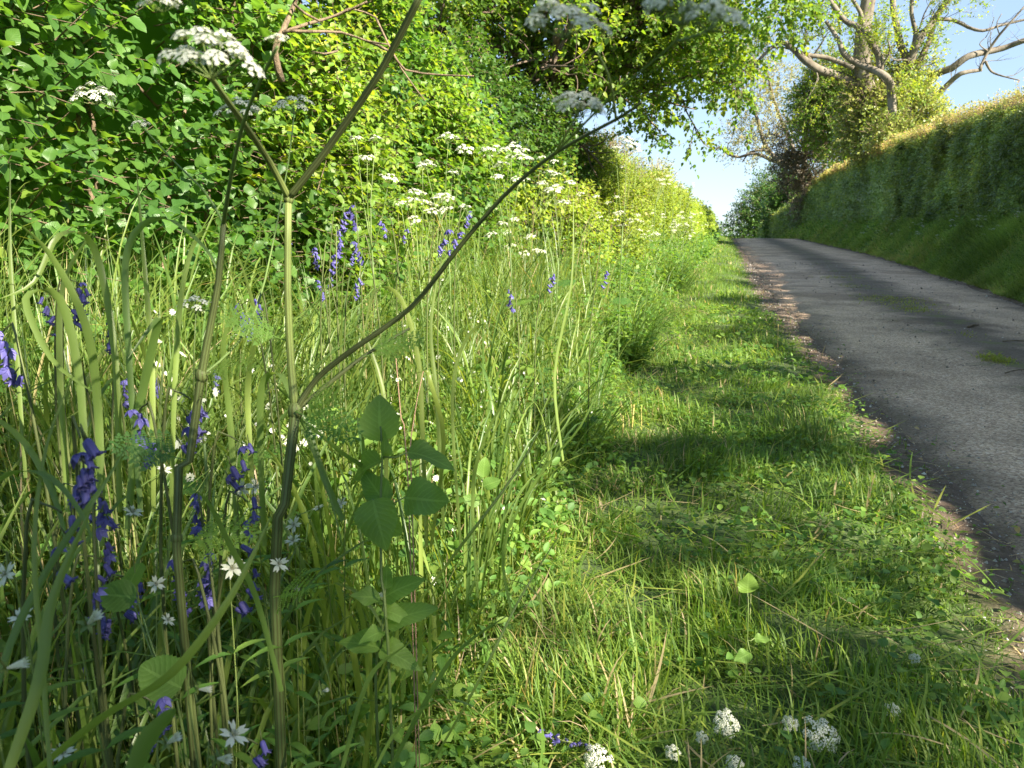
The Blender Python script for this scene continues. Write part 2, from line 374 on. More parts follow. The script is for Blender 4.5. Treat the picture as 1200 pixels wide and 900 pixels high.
def road_mat():
    m, N, L = newmat('worn_tarmac')
    A = N.new('ShaderNodeAttribute'); A.attribute_name = 'info'
    S = N.new('ShaderNodeSeparateXYZ'); L.new(A.outputs['Vector'], S.inputs[0])
    G = N.new('ShaderNodeNewGeometry')
    def noise(sc, det=4, ro=.6):
        n = N.new('ShaderNodeTexNoise'); n.inputs['Scale'].default_value = sc; n.inputs['Detail'].default_value = det; n.inputs['Roughness'].default_value = ro
        L.new(G.outputs['Position'], n.inputs['Vector']); return n.outputs[0]
    def mathn(op, a, b=None, c=None):
        n = N.new('ShaderNodeMath'); n.operation = op
        for i, v in enumerate((a, b, c)):
            if v is None: continue
            if isinstance(v, (int, float)): n.inputs[i].default_value = v
            else: L.new(v, n.inputs[i])
        return n.outputs[0]
    def mix(fac, a, b, mode='MIX'):
        n = N.new('ShaderNodeMix'); n.data_type = 'RGBA'; n.blend_type = mode
        for i, v in ((0, fac), (6, a), (7, b)):
            if isinstance(v, (int, float)): n.inputs[i].default_value = v
            elif isinstance(v, tuple): n.inputs[i].default_value = (*v, 1)
            else: L.new(v, n.inputs[i])
        return n.outputs[2]
    vo = N.new('ShaderNodeTexVoronoi'); vo.inputs['Scale'].default_value = 95; L.new(G.outputs['Position'], vo.inputs['Vector'])
    vs = N.new('ShaderNodeSeparateColor'); L.new(vo.outputs['Color'], vs.inputs[0])
    stone = ramp(N, [(0, (.29, .2, .14)), (.4, (.58, .4, .275)), (.8, (.76, .56, .4)), (1, (.88, .72, .56))]); L.new(vs.outputs[0], stone.inputs[0])
    gaps = mathn('SUBTRACT', 1.0, vo.outputs['Distance'])
    big = ramp(N, [(.3, (.62, .6, .58)), (.7, (1.1, 1.08, 1.06))]); L.new(noise(1.1, 5), big.inputs[0])
    col = mix(1.0, stone.outputs[0], big.outputs[0], 'MULTIPLY')
    # dirty centre and edges: mask from the across coordinate (info.x 0..1) broken by noise
    u = mathn('ADD', S.outputs[0], mathn('MULTIPLY', mathn('SUBTRACT', noise(1.6, 6, .65), .5), .28))
    cm = mathn('ABSOLUTE', mathn('SUBTRACT', u, .5))
    cen = ramp(N, [(.05, (1, 1, 1)), (.2, (0, 0, 0))]); L.new(cm, cen.inputs[0])
    edg = ramp(N, [(.37, (0, 0, 0)), (.5, (1, 1, 1))]); L.new(cm, edg.inputs[0])
    dirt = ramp(N, [(.3, (.05, .038, .027)), (.55, (.12, .09, .065)), (.8, (.24, .19, .15))]); L.new(noise(60, 8, .7), dirt.inputs[0])
    col = mix(mathn('MULTIPLY', cen.outputs[0], .85), col, dirt.outputs[0])
    col = mix(mathn('MULTIPLY', edg.outputs[0], .85), col, dirt.outputs[0])
    crk = N.new('ShaderNodeTexVoronoi'); crk.feature = 'DISTANCE_TO_EDGE'; crk.inputs['Scale'].default_value = .9
    wv = N.new('ShaderNodeVectorMath'); wv.operation = 'ADD'; wn = N.new('ShaderNodeTexNoise'); wn.inputs['Scale'].default_value = 3; wn.inputs['Detail'].default_value = 6; L.new(G.outputs['Position'], wn.inputs['Vector']); L.new(G.outputs['Position'], wv.inputs[0]); L.new(wn.outputs['Color'], wv.inputs[1]); L.new(wv.outputs[0], crk.inputs['Vector'])
    ck = mathn('MULTIPLY', mathn('LESS_THAN', crk.outputs[0], .006), mathn('GREATER_THAN', noise(.6, 2), .52))
    col = mix(mathn('MULTIPLY', ck, .7), col, (.04, .035, .03))
    pt = ramp(N, [(.52, (1, 1, 1)), (.56, (.72, .7, .68))]); L.new(noise(.45, 5, .55), pt.inputs[0]); col = mix(1.0, col, pt.outputs[0], 'MULTIPLY')
    moss = mathn('MULTIPLY', mathn('GREATER_THAN', noise(2.7, 6, .6), .57), cen.outputs[0])
    col = mix(mathn('MULTIPLY', moss, .6), col, (.14, .15, .04))
    P = N.new('ShaderNodeBsdfPrincipled'); P.inputs['Roughness'].default_value = .82; P.inputs['Specular IOR Level'].default_value = .35
    L.new(col, P.inputs['Base Color'])
    b = N.new('ShaderNodeBump'); b.inputs['Strength'].default_value = .7; b.inputs['Distance'].default_value = .008; L.new(gaps, b.inputs['Height'])
    b2 = N.new('ShaderNodeBump'); b2.inputs['Strength'].default_value = .5; b2.inputs['Distance'].default_value = .03; L.new(noise(5, 6), b2.inputs['Height']); L.new(b.outputs[0], b2.inputs['Normal'])
    L.new(b2.outputs[0], P.inputs['Normal'])
    O = N.new('ShaderNodeOutputMaterial'); L.new(P.outputs[0], O.inputs[0]); return m

M_STONE, _N, _L = newmat('loose_stone')
_A = _N.new('ShaderNodeAttribute'); _A.attribute_name = 'info'; _S = _N.new('ShaderNodeSeparateXYZ'); _L.new(_A.outputs['Vector'], _S.inputs[0])
_r = ramp(_N, [(0, (.11, .085, .065)), (.5, (.25, .21, .17)), (.93, (.35, .33, .3)), (1, (.75, .73, .68))]); _L.new(_S.outputs[0], _r.inputs[0])
_P = _N.new('ShaderNodeBsdfPrincipled'); _P.inputs['Roughness'].default_value = .85; _L.new(_r.outputs[0], _P.inputs['Base Color'])
_O = _N.new('ShaderNodeOutputMaterial'); _L.new(_P.outputs[0], _O.inputs[0])

# ------------------------------------------------------------------ ground and road
def build_ground():
    ys = np.concatenate([np.arange(-12, 0, 1.0), np.arange(0, 12, .12), np.arange(12, 40, .5), np.arange(40, 130, 2), [150, 200, 300, 500, 900, 2000, 6000]])
    xs0 = np.concatenate([[-4000, -1000, -300, -80, -30, -12, -7], np.arange(-5, 6.5, .08), [8, 12, 30, 80, 300, 1000, 4000]])
    X, Y = np.meshgrid(xs0, ys); x = X.ravel(); y = Y.ravel()
    z = gz(x, y)
    fine = n2(x, y, 9, 5)*.012
    z = z+fine*(np.abs(y) < 14)
    e = xL(y) + n2(x, y, 3, 8)*.1
    grass = np.maximum(sstep(-.06, .1, e-x), sstep(.15, .4, x-aR(y)+n2(x, y, 2, 4)*.1))
    info = np.stack([grass, x*0, x*0], 1)
    nx = len(xs0); ny = len(ys)
    i, j = np.meshgrid(np.arange(nx-1), np.arange(ny-1)); a = (j*nx+i).ravel()
    B = Buf(); B.add(np.stack([x, y, z], 1), [np.stack([a, a+1, a+nx+1, a+nx], 1)], info)
    tag(B.build('ground', ground_mat()), 'soil bank and verge under the grass beside the lane', 'ground', kind='structure')

def build_road():
    ys = np.concatenate([np.arange(-10, 15, .12), np.arange(15, 40, .4), np.arange(40, 112, 1.5)])
    nu = 42; V = []; I = []
    l = aL(ys)-.06 + n2(ys, ys*0, 2.2, 1)*.07 + n2(ys, ys*0, 8, 2)*.03
    r = aR(ys)+.04 + n2(ys, ys*0+5, 2.2, 1)*.07 + n2(ys, ys*0, 8, 4)*.03
    for k in range(nu+1):
        u = k/nu; x = l+(r-l)*u
        z = drop(ys) + .03*(1-(2*u-1)**2) - .012 + n2(x, ys, 1.5, 11)*.006 - .045*(abs(2*u-1) > .985)
        # shallow wheel tracks
        z = z - .012*np.exp(-((u-.27)/.09)**2) - .012*np.exp(-((u-.75)/.09)**2)
        V.append(np.stack([x, ys, z], 1)); I.append(np.stack([x*0+u, x*0, x*0], 1))
    n = len(ys); V = np.concatenate(V); I = np.concatenate(I)
    i, j = np.meshgrid(np.arange(n-1), np.arange(nu)); a = (j*n+i).ravel()
    B = Buf(); B.add(V, [np.stack([a, a+n, a+n+1, a+1], 1)], I)
    tag(B.build('road', road_mat()), 'narrow worn grey tarmac lane climbing to a crest', 'road', kind='structure')

build_ground(); build_road()

def build_gravel():
    B = Buf()
    o = np.array([(1, 0, 0), (-1, 0, 0), (0, 1, 0), (0, -1, 0), (0, 0, 1), (0, 0, -.6)], float)
    T = np.array([(0, 2, 4), (2, 1, 4), (1, 3, 4), (3, 0, 4), (2, 0, 5), (1, 2, 5), (3, 1, 5), (0, 3, 5)])
    k = 9000
    y = 1.5+rng.random(k)**2.2*22
    c = rng.random(k)
    x = np.where(c < .55, xL(y)+rng.normal(.14, .13, k), np.where(c < .8, (aL(y)+aR(y))/2+rng.normal(0, .35, k), np.where(c < .9, aR(y)+rng.normal(.0, .12, k), aL(y)+rng.random(k)*(aR(y)-aL(y)))))
    s = (.0018+.006*rng.random(k)**4)*(1+y/12)
    onroad = (x > aL(y)) & (x < aR(y))
    z = np.where(onroad, drop(y)+.015, gz(x, y)+.004)
    V = o[None]*(s[:, None, None]*rng.uniform(.6, 1.4, (k, 6, 1))) + np.stack([x, y, z], 1)[:, None]
    off = (np.arange(k)*6)[:, None, None]
    info = np.repeat(np.stack([rng.random(k), x*0, x*0], 1), 6, axis=0)
    B.add(V.reshape(-1, 3), [(T[None]+off).reshape(-1, 3)], info)
    tag(B.build('gravel', M_STONE, smooth=False), 'loose chippings and crumbs of soil along the lane edge', 'gravel', kind='stuff')
build_gravel()

# ------------------------------------------------------------------ mown verge
def build_verge():
    B = Buf(); H = Buf()
    bands = [(.5, 1.4, 9000, .0048, .1), (1.4, 2.6, 11000, .0048, .1), (2.6, 5, 7000, .0058, .095), (5, 10, 3200, .008, .09), (10, 20, 1100, .012, .09), (20, 40, 330, .022, .1), (40, 82, 90, .05, .12)]
    for y0, y1, den, w, l in bands:
        n = int((y1-y0)*2.0*den)
        y = rng.uniform(y0, y1, n); x = rng.uniform(xM(y)-.45, xL(y)+.22)
        edge = xL(y)+n2(x, y, 3, 8)*.09+n2(x, y, 11, 9)*.05
        keep = (x < edge) | (rng.random(n) < .10*np.exp(-(x-edge)/.1))
        cl = n2(x, y, 5, 12)
        keep &= rng.random(n) < .58+.75*cl
        x = x[keep]; y = y[keep]; cl = cl[keep]; k = len(x)
        base = np.stack([x, y, gz(x, y)-.003], 1)
        near = sstep(.0, .35, xL(y)-x)
        L = l*rng.uniform(.35, 1.25, k)*(1+.45*cl+.35*n2(x, y, 1.3, 30))*(.45+.55*near)
        up = rng.random(k) < .36+.3*n2(x, y, 2.6, 34)
        lean = np.where(up, rng.normal(.25, .25, k), rng.uniform(.7, 1.45, k))
        az = rng.uniform(0, 2*PI, k)*.6 + n2(x, y, 1.6, 14)*3.0
        rnd = np.clip(rng.beta(2, 2, k)*.8+.12*n2(x, y, 2, 15)+.05, 0, .9)
        st = rng.random(k) < .03+.09*sstep(.4, -.3, x-xM(y)-.2)
        rnd = np.where(st, rng.uniform(.92, 1, k), rnd)
        ribbons(B, base, az, L, w*rng.uniform(.6, 1.3, k), lean, rng.uniform(.1, 1.8, k), rnd, 5 if y0 < 5 else 3, pw=1.4)
        # long cuttings lying on top
        if y0 < 10:
            m = int(n*.03); y = rng.uniform(y0, y1, m); x = rng.uniform(xM(y)-.3, xL(y)+.05)
            base = np.stack([x, y, gz(x, y)+rng.uniform(.01, .05, m)], 1)
            ribbons(B, base, rng.uniform(0, 2*PI, m), rng.uniform(.1, .24, m), w*rng.uniform(.7, 1.7, m), rng.uniform(1.15, 1.6, m), rng.uniform(-.2, .5, m), rng.choice([.2, .4, .5, .6, .7, .8, .85, .95], m), 5)
            # small broad leaves: clover, plantain, cleavers
            m = int((y1-y0)*1.6*(1500 if y0 < 5 else 400)); y = rng.uniform(y0, y1, m); x = rng.uniform(xM(y)-.4, xL(y)+.03)
            kp = n2(x, y, 4, 33) > -.15; x = x[kp]; y = y[kp]; m = len(x)
            pos = np.stack([x, y, gz(x, y)+rng.uniform(.01, .075, m)], 1)
            d = rand3(m); d[:, 2] = np.abs(d[:, 2])*.4; d = nrm(d)
            nn = nrm(rand3(m)*.6+np.array([0, 0, 1]))
            scatter(H, T_MED, pos, d, nn, rng.uniform(.012, .036, m)*(1 if y0 < 5 else 1.6), rng.random(m), wide=rng.uniform(.6, 1.3, m))
            m = int((y1-y0)*(14 if y0 < 5 else 6)); y = rng.uniform(y0, y1, m); x = rng.uniform(xM(y)-.2, xL(y)-.05)
            pos = np.stack([x, y, gz(x, y)+rng.uniform(.02, .08, m)], 1)
            d = rand3(m); d[:, 2] = np.abs(d[:, 2])*.3; d = nrm(d)
            scatter(H, T_LEAF, pos, d, nrm(rand3(m)*.5+np.array([0, 0, 1])), rng.uniform(.03, .055, m), rng.random(m), wide=rng.uniform(.5, .9, m))
    tag(B.build('verge_grass', M_GRASS), 'short mown grass and cuttings on the sunlit verge', 'grass', kind='stuff')
    tag(H.build('verge_ground_cover', M_HERB), 'small broad leaves mixed through the mown verge grass', 'ground cover', kind='stuff')
build_verge()

# ------------------------------------------------------------------ tall grass on the left
def build_tall():
    B = Buf(); H = Buf(); D = Buf()
    bands = [(-.3, 1.0, 1500, .006, 6), (1.0, 2.5, 2300, .006, 6), (2.5, 5, 1700, .007, 6), (5, 10, 800, .011, 5), (10, 20, 260, .02, 4), (20, 45, 70, .04, 4), (45, 95, 20, .09, 3)]
    for y0, y1, den, w, seg in bands:
        n = int((y1-y0)*1.9*den*(.68 if y0 < 2.5 else .6))
        y = rng.uniform(y0, y1, n); u = rng.random(n)**.9
        edge = xM(y)+n2(y, y*0, 1.1, 20)*.1+.04
        x = edge-u*1.8
        if y0 < 1:      # keep the space around the camera free
            kp = (x < -.45-.25*np.clip(.7-y, 0, 1)); x = x[kp]; y = y[kp]; edge = edge[kp]; n = len(x)
        dep = edge-x
        base = np.stack([x, y, gz(x, y)-.01], 1)
        top = np.interp(dep, [0, .12, .5, 1.2, 1.8], [.26, .4, .6, .66, .7])*(1+.38*n2(x, y, 1.4, 22)+.25*n2(x, y, 4, 23))
        top = top*np.interp(y, [3, 6, 10, 30], [1, 1.25, .95, .8])
        L = top*rng.uniform(.35, 1.25, n)
        wide = rng.random(n) < .34
        W = w*np.where(wide, rng.uniform(1.0, 2.1, n), rng.uniform(.3, .75, n))
        lean = np.abs(rng.normal(.1, .13, n))+.25*(dep < .15)
        az = rng.uniform(0, 2*PI, n)*.75+n2(x, y, 2.2, 79)*2.5
        curl = np.where(wide, rng.uniform(.6, 2.4, n), rng.uniform(.1, 1.2, n))
        rnd = np.where(rng.random(n) < .05, rng.uniform(.96, 1, n), rng.beta(2, 2, n)*.93)
        ribbons(B, base, az, L, W, lean, curl, rnd, seg, fold=(y0 < 5), pw=2.0, tipw=.2)
        # broad arching blades
        if y0 < 20:
            m = int((y1-y0)*1.7*(560 if y0 < 2.5 else 330 if y0 < 5 else 110)); yy = rng.uniform(y0, y1, m); ee = xM(yy)+n2(yy, yy*0, 1.1, 20)*.1; xx = ee-rng.random(m)*1.6; dd = ee-xx
            kp = n2(xx, yy, 2.6, 77) > -.25
            if y0 < 1: kp &= xx < -.5-.25*np.clip(.7-yy, 0, 1)
            xx, yy, dd = xx[kp], yy[kp], dd[kp]; m = len(xx)
            ribbons(B, np.stack([xx, yy, gz(xx, yy)], 1), rng.uniform(0, 2*PI, m)*.5+n2(xx, yy, 3, 78)*3, rng.uniform(.4, .95, m)*np.interp(dd, [0, .3, 1], [.65, .9, 1]), (.0105 if y0 < 5 else .015)*rng.uniform(.7, 1.35, m), np.abs(rng.normal(.12, .14, m)), rng.uniform(.5, 2.6, m), rng.beta(2, 2, m)*.9, 9, fold=True, pw=2.6, tipw=.3, twist=.8)
        # leafy understory
        m = int((y1-y0)*1.9*den*1.25); y = rng.uniform(y0, y1, m); e = xM(y)+n2(y, y*0, 1.1, 20)*.1+.1
        x = e-rng.random(m)*1.7; dep = e-x
        if y0 < 1:
            kp = x < -.42-.25*np.clip(.7-y, 0, 1); x = x[kp]; y = y[kp]; dep = dep[kp]; m = len(x)
        h = rng.random(m)**1.15*np.interp(dep, [0, .3, 1.0, 1.8], [.14, .36, .5, .55])*np.interp(y, [3, 6], [1, 1.6])*(1+.35*n2(x, y, 2.2, 81))
        pos = np.stack([x, y, gz(x, y)+h], 1)
        d = rand3(m); d[:, 2] = d[:, 2]*.5+.15; d = nrm(d)
        scatter(H, T_MED if y0 < 5 else T_SML, pos, d, nrm(rand3(m)*.6+np.array([.2, 0, 1])), rng.uniform(.015, .045, m)*(w/.006)**.8, rng.random(m), wide=rng.uniform(.4, 1.1, m))
        # thin flowering stalks
        if y0 < 10:
            m = int((y1-y0)*(160 if y0 < 5 else 50)); y = rng.uniform(y0, y1, m); x = xM(y)-.05-rng.random(m)*1.6
            if y0 < 1:
                kp = x < -.5-.25*np.clip(.7-y, 0, 1); x = x[kp]; y = y[kp]; m = len(x)
            base = np.stack([x, y, gz(x, y)], 1)
            ribbons(B, base, rng.uniform(0, 2*PI, m), rng.uniform(.3, .8, m)*np.interp(xM(y)-x, [0, .5], [.5, 1]), .0028*(1+y/5), np.abs(rng.normal(.1, .1, m)), rng.uniform(0, .5, m), np.where(rng.random(m) < .3, .98, .9), 5)
    tag(B.build('tall_grass', M_TALL), 'dense tall uncut grass between the verge and the left hedge', 'grass', kind='stuff')
    tag(H.build('undergrowth', M_HERB), 'leafy undergrowth among the tall grass on the left', 'undergrowth', kind='stuff')
build_tall()

def tussock(c, r, h, n, w, label, droop=1.0):
    B = Buf(); a = rng.uniform(0, 2*PI, n); q = np.sqrt(rng.random(n))*r; x = c[0]+np.cos(a)*q; y = c[1]+np.sin(a)*q
    ribbons(B, np.stack([x, y, gz(x, y)], 1), a+rng.normal(0, 1.1, n), h*rng.uniform(.45, 1.35, n), w*rng.uniform(.6, 1.3, n), .12+.35*q/r+np.abs(rng.normal(0, .1, n)), droop*rng.uniform(.6, 2.0, n), rng.beta(2, 3, n)*.7, 8, fold=True, pw=1.9, tipw=.2)
    g = (c[0], c[1], float(gz(*c))); tag(B.build('grass_tussock', M_TALL, origin=g), label, 'grass tussock', 'grass tussocks at the edge of the tall grass')
tussock((-.82, 5.6), .2, .62, 330, .009, 'big dark tussock leaning over the mown verge edge, middle of the view')
tussock((-.95, 6.6), .2, .6, 260, .01, 'tussock just beyond the big dark one')
tussock((-1.0, 11.5), .25, .62, 260, .014, 'far dark tussock beside the shaded bar on the verge')
tussock((-.72, 3.4), .14, .45, 200, .008, 'low loose tussock hanging over the row of cut stubs')

# ------------------------------------------------------------------ right bank
def build_bank():
    B = Buf(); H = Buf()
    for y0, y1, den, w, l in [(3, 12, 160, .02, .3), (12, 20, 1500, .013, .3), (20, 32, 700, .02, .32), (32, 50, 260, .036, .36), (50, 85, 80, .07, .4)]:
        n = int((y1-y0)*1.5*den); y = rng.uniform(y0, y1, n); u = rng.random(n)
        x = aR(y)+.08+n2(y, y*0, 1.5, 40)*.07+u*1.35
        base = np.stack([x, y, gz(x, y)-.01], 1)
        L = l*rng.uniform(.5, 1.3, n)*(.35+.65*sstep(0, .4, x-aR(y)))*(1+.75*n2(x, y, 1.5, 41))
        az = PI+rng.normal(0, .7, n)+n2(x, y, .8, 42)*.8
        ribbons(B, base, az, L, w*rng.uniform(.5, 1.3, n), rng.uniform(.2, .9, n), rng.uniform(.6, 2.2, n), np.clip(rng.beta(2, 2, n)+.4*n2(x, y, 1.3, 43), 0, 1), 4, pw=1.2)
        m = n//2; y = rng.uniform(y0, y1, m); x = aR(y)+.25+rng.random(m)*1.2
        pos = np.stack([x, y, gz(x, y)+rng.random(m)*.25], 1)
        d = rand3(m); d[:, 0] -= .4; d[:, 2] -= .3; d = nrm(d)
        scatter(H, T_SML, pos, d, nrm(rand3(m)*.5+np.array([-.7, 0, .7])), w*rng.uniform(1.5, 4, m), rng.random(m))
    tag(B.build('bank_grass', M_BANK), 'long matted grass hanging down the right bank', 'grass', kind='stuff')
    tag(H.build('bank_ground_cover', M_HERB), 'broad weed leaves in the grass of the right bank', 'ground cover', kind='stuff')
build_bank()

# ------------------------------------------------------------------ shrubs and hedges
def sprays(B, org, dv, L, m, tpl, size, rnd, mat=0, tmat=1, sag=.3, tw=.0015, upn=.7, outn=.45, spread=.9, wide=1.0, twig=True):
    """twigs with leaves in pairs"""
    k = len(org)
    if k == 0: return
    L = np.broadcast_to(L, (k,)); rnd = np.asarray(rnd)
    ax = nrm(np.cross(dv, rand3(k))); g = np.array([0, 0, -1.0])
    end = org+dv*L[:, None]+g*(sag*L)[:, None]*.5
    if twig: twigs(B, org, end, tw*1.6, tw*.6, .5, tmat)
    for j in range(m):
        t = (j//2+1)/((m+1)//2) if m > 1 else 1
        t = min(t, 1)
        p = org+dv*(L*t)[:, None]+g*(sag*L*t*t)[:, None]*.5
        a = ax if (j//2) % 2 == 0 else np.cross(dv, ax)
        s = 1 if j % 2 else -1
        d = nrm(dv*.55+a*s*spread+rand3(k)*.35+g*.22) if j < m-1 else nrm(dv+g*.3+rand3(k)*.2)
        nn = nrm(np.array([0, 0, upn])+dv*outn+rand3(k)*.45)
        sz = size*rng.uniform(.6, 1.25, k)
        scatter(B, tpl, p, d, nn, sz, np.clip(rnd+rng.normal(0, .16, k), 0, 1), mat, wide)

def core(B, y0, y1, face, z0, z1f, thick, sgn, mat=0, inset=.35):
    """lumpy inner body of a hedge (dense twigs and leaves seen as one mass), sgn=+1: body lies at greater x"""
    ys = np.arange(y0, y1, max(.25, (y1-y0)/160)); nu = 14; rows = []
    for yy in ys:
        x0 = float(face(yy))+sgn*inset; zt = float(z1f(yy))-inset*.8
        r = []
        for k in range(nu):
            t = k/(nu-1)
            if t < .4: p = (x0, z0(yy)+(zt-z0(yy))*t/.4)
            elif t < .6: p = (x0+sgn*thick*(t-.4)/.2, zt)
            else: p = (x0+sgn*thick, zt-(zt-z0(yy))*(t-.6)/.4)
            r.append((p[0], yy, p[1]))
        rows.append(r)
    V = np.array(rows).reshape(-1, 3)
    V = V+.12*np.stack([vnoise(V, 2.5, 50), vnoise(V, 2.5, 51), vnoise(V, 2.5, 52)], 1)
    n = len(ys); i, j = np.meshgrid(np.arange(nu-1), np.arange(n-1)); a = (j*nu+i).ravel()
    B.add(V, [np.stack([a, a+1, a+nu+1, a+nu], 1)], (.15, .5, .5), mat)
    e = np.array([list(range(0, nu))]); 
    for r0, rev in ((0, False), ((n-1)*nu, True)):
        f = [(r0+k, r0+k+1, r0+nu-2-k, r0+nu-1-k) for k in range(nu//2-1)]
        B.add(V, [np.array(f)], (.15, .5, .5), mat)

def hedge_sprays(B, n, y0, y1, face, z0f, topf, sgn, tpl, size, L, m, mat=0, tmat=1, depth=.35, topfrac=.3, thick=1.6, lump=.22, seed=60, ypow=1.0, sizef=None, toplump=.18, **kw):
    """leafy twigs all over the visible side and the top of a hedge; sgn=+1: hedge body at greater x than its face"""
    y = y0+(y1-y0)*rng.random(n)**ypow
    top = topf(y)+n2(y, y*0, .9, seed+3)*toplump+n2(y, y*0, 2.6, seed+4)*toplump*.6
    z0 = z0f(y); onT = rng.random(n) < topfrac
    zz = np.where(onT, top, z0+(top-z0)*rng.random(n))
    xi = np.where(onT, rng.random(n)*thick, 0)
    P = np.stack([face(y), y, zz], 1)
    bul = vnoise(P, 1.1, seed)*lump+vnoise(P, 3.0, seed+1)*lump*.5
    inn = rng.random(n)**1.3*depth
    # rounded shoulder
    sh = np.clip((zz-(top-.5))/.5, 0, 1)**2*.25*(~onT)
    x = face(y)+sgn*(xi-bul*(~onT)+inn*(~onT)+sh)
    z = zz-inn*onT+bul*onT
    out = np.where(onT[:, None], np.array([-sgn*.1, 0, 1.0]), np.array([-sgn*1.0, 0, .28]))
    dv = nrm(out+rand3(n)*.55)
    org = np.stack([x, y, z], 1)
    s = size if sizef is None else size*sizef(y)
    LL = L*rng.uniform(.6, 1.3, n)*(1 if sizef is None else sizef(y))
    rnd = np.clip(.5+vnoise(org, .9, seed+7)*.25+rng.normal(0, .1, n)+.15*onT, 0, 1)
    sprays(B, org-dv*(LL*.6)[:, None], dv, LL, m, tpl, s, rnd, mat, tmat, **kw)
    return org

# near dogwood shrub
def build_dogwood():
    c = (-2.8, 3.0, float(gz(-2.8, 3.0)))
    root = empty('dogwood_shrub', c, 'big leafy shrub of broad oval leaves filling the upper left', 'shrub')
    z0 = lambda y: gz(hL(y), y)+.1
    top = lambda y: np.interp(y, [4.4, 5.0, 6.2], [3.3, 2.9, 2.1])
    B = Buf()
    hedge_sprays(B, 4200, -1.4, 6.6, hL, z0, top, -1, T_LEAF, .056, .28, 9, depth=.5, topfrac=.06, lump=.28, tw=.0022, sag=.35, seed=60, wide=1.12)
    hedge_sprays(B, 900, -1.4, 6.6, lambda y: hL(y)-.4, z0, top, -1, T_LEAF, .062, .3, 7, depth=.4, topfrac=.1, lump=.2, tw=.002, seed=64)
    B.build('foliage', [M_DOG, M_TWIG], root, origin=c)
    B = Buf()
    core(B, -1.6, 6.6, lambda y: hL(y), lambda y: 0.3, lambda y: float(top(y)), 1.6, -1, 0, .75)
    for i in range(40):
        y = random.uniform(-1, 6.4); x = float(hL(y))-random.uniform(.5, .8)
        p = [np.array([x, y, .3])]; d = np.array([random.uniform(-.3, .05), random.uniform(-.4, .4), 1.0])
        for j in range(6):
            d = d+np.array([random.uniform(-.25, .25), random.uniform(-.3, .3), 0]); p.append(p[-1]+d/np.linalg.norm(d)*.4)
        tube(B, p, np.linspace(.014, .005, 7), 5, 1)
    B.build('branches', [M_DOG, M_TWIG], root, origin=c)
    # bare arching branch in the upper middle
    B = Buf()
    for path, r in [([(330, 95), (322, 60), (332, 35), (345, 5), (352, -15)], .016), ([(332, 38), (360, 28), (395, 18), (430, 2)], .008), ([(332, 36), (365, 37), (400, 38), (430, 48), (455, 52)], .007),
                    ([(345, 5), (375, 25), (410, 10), (440, 20)], .006), ([(430, 48), (460, 62), (475, 82), (520, 88), (555, 89)], .006), ([(440, 20), (452, 45), (470, 80), (498, 118)], .005), ([(395, 60), (380, 63), (365, 60)], .005)]:
        tube(B, [at(px, py, 3.15+.05*math.sin(i*2+r*500)) for i, (px, py) in enumerate(path)], np.linspace(r, r*.5, len(path)), 6, 0, smoothn=1)
    B.build('bare_branch', [M_TWIG], root, origin=c)['label'] = 'bare pale brown twiggy branch poking out of the leaves'
build_dogwood()

def build_dark_shrub():
    c = (-2.9, 7.8, float(gz(-2.9, 7.8)))
    root = empty('hawthorn_shrub', c, 'dark green small-leaved shrub below the overhanging tree on the left', 'shrub')
    B = Buf()
    hedge_sprays(B, 3600, 5.9, 11.2, lambda y: hL(y)-.05-.15*np.sin(y*1.3), lambda y: gz(hL(y), y)+.2, lambda y: np.interp(y, [5.5, 8, 10.5, 11.5], [2.55, 2.5, 2.4, 2.3]), -1, T_MED, .052, .24, 8, depth=.35, topfrac=.15, lump=.3, seed=80, sag=.2)
    B.build('foliage', [M_HAW, M_TWIG], root, origin=c)
    B = Buf(); core(B, 5.9, 11.2, hL, lambda y: .3, lambda y: float(np.interp(y, [5.5, 8, 10.5, 11.5], [2.5, 2.45, 2.3, 2.2])), 1.4, -1, 0, .5)
    B.build('branches', [M_HAW], root, origin=c)
build_dark_shrub()

def build_lime_shrub():
    c = (-2.2, 4.9, float(gz(-2.2, 4.9)))
    root = empty('maple_shrub', c, 'bright lime green shrub glowing in the sun left of the tree', 'shrub')
    B = Buf(); f = lambda y: hL(y)+.12+.1*np.sin(y*2.3)
    tp = lambda y: np.interp(y, [3.2, 3.9, 4.8, 5.6, 6.3], [1.7, 3.0, 3.0, 2.1, 1.6])
    hedge_sprays(B, 2100, 3.2, 6.4, f, lambda y: gz(f(y), y)+.15, tp, -1, T_LEAF, .045, .26, 9, depth=.4, topfrac=.08, lump=.3, seed=200, sag=.25, tw=.0018)
    B.build('foliage', [M_MAPLE, M_TWIG], root, origin=c)
    B = Buf()
    for i in range(14):
        y = random.uniform(3.4, 6.2); x = float(hL(y))-.35; tube(B, [np.array([x, y, .3]), np.array([x+random.uniform(-.1, .1), y+.1, 1.1]), np.array([x-.1, y+random.uniform(-.3, .3), float(tp(y))-.3])], [.014, .01, .005], 5, 0, smoothn=1)
    B.build('stem', [M_TWIG], root, origin=c)
build_lime_shrub()

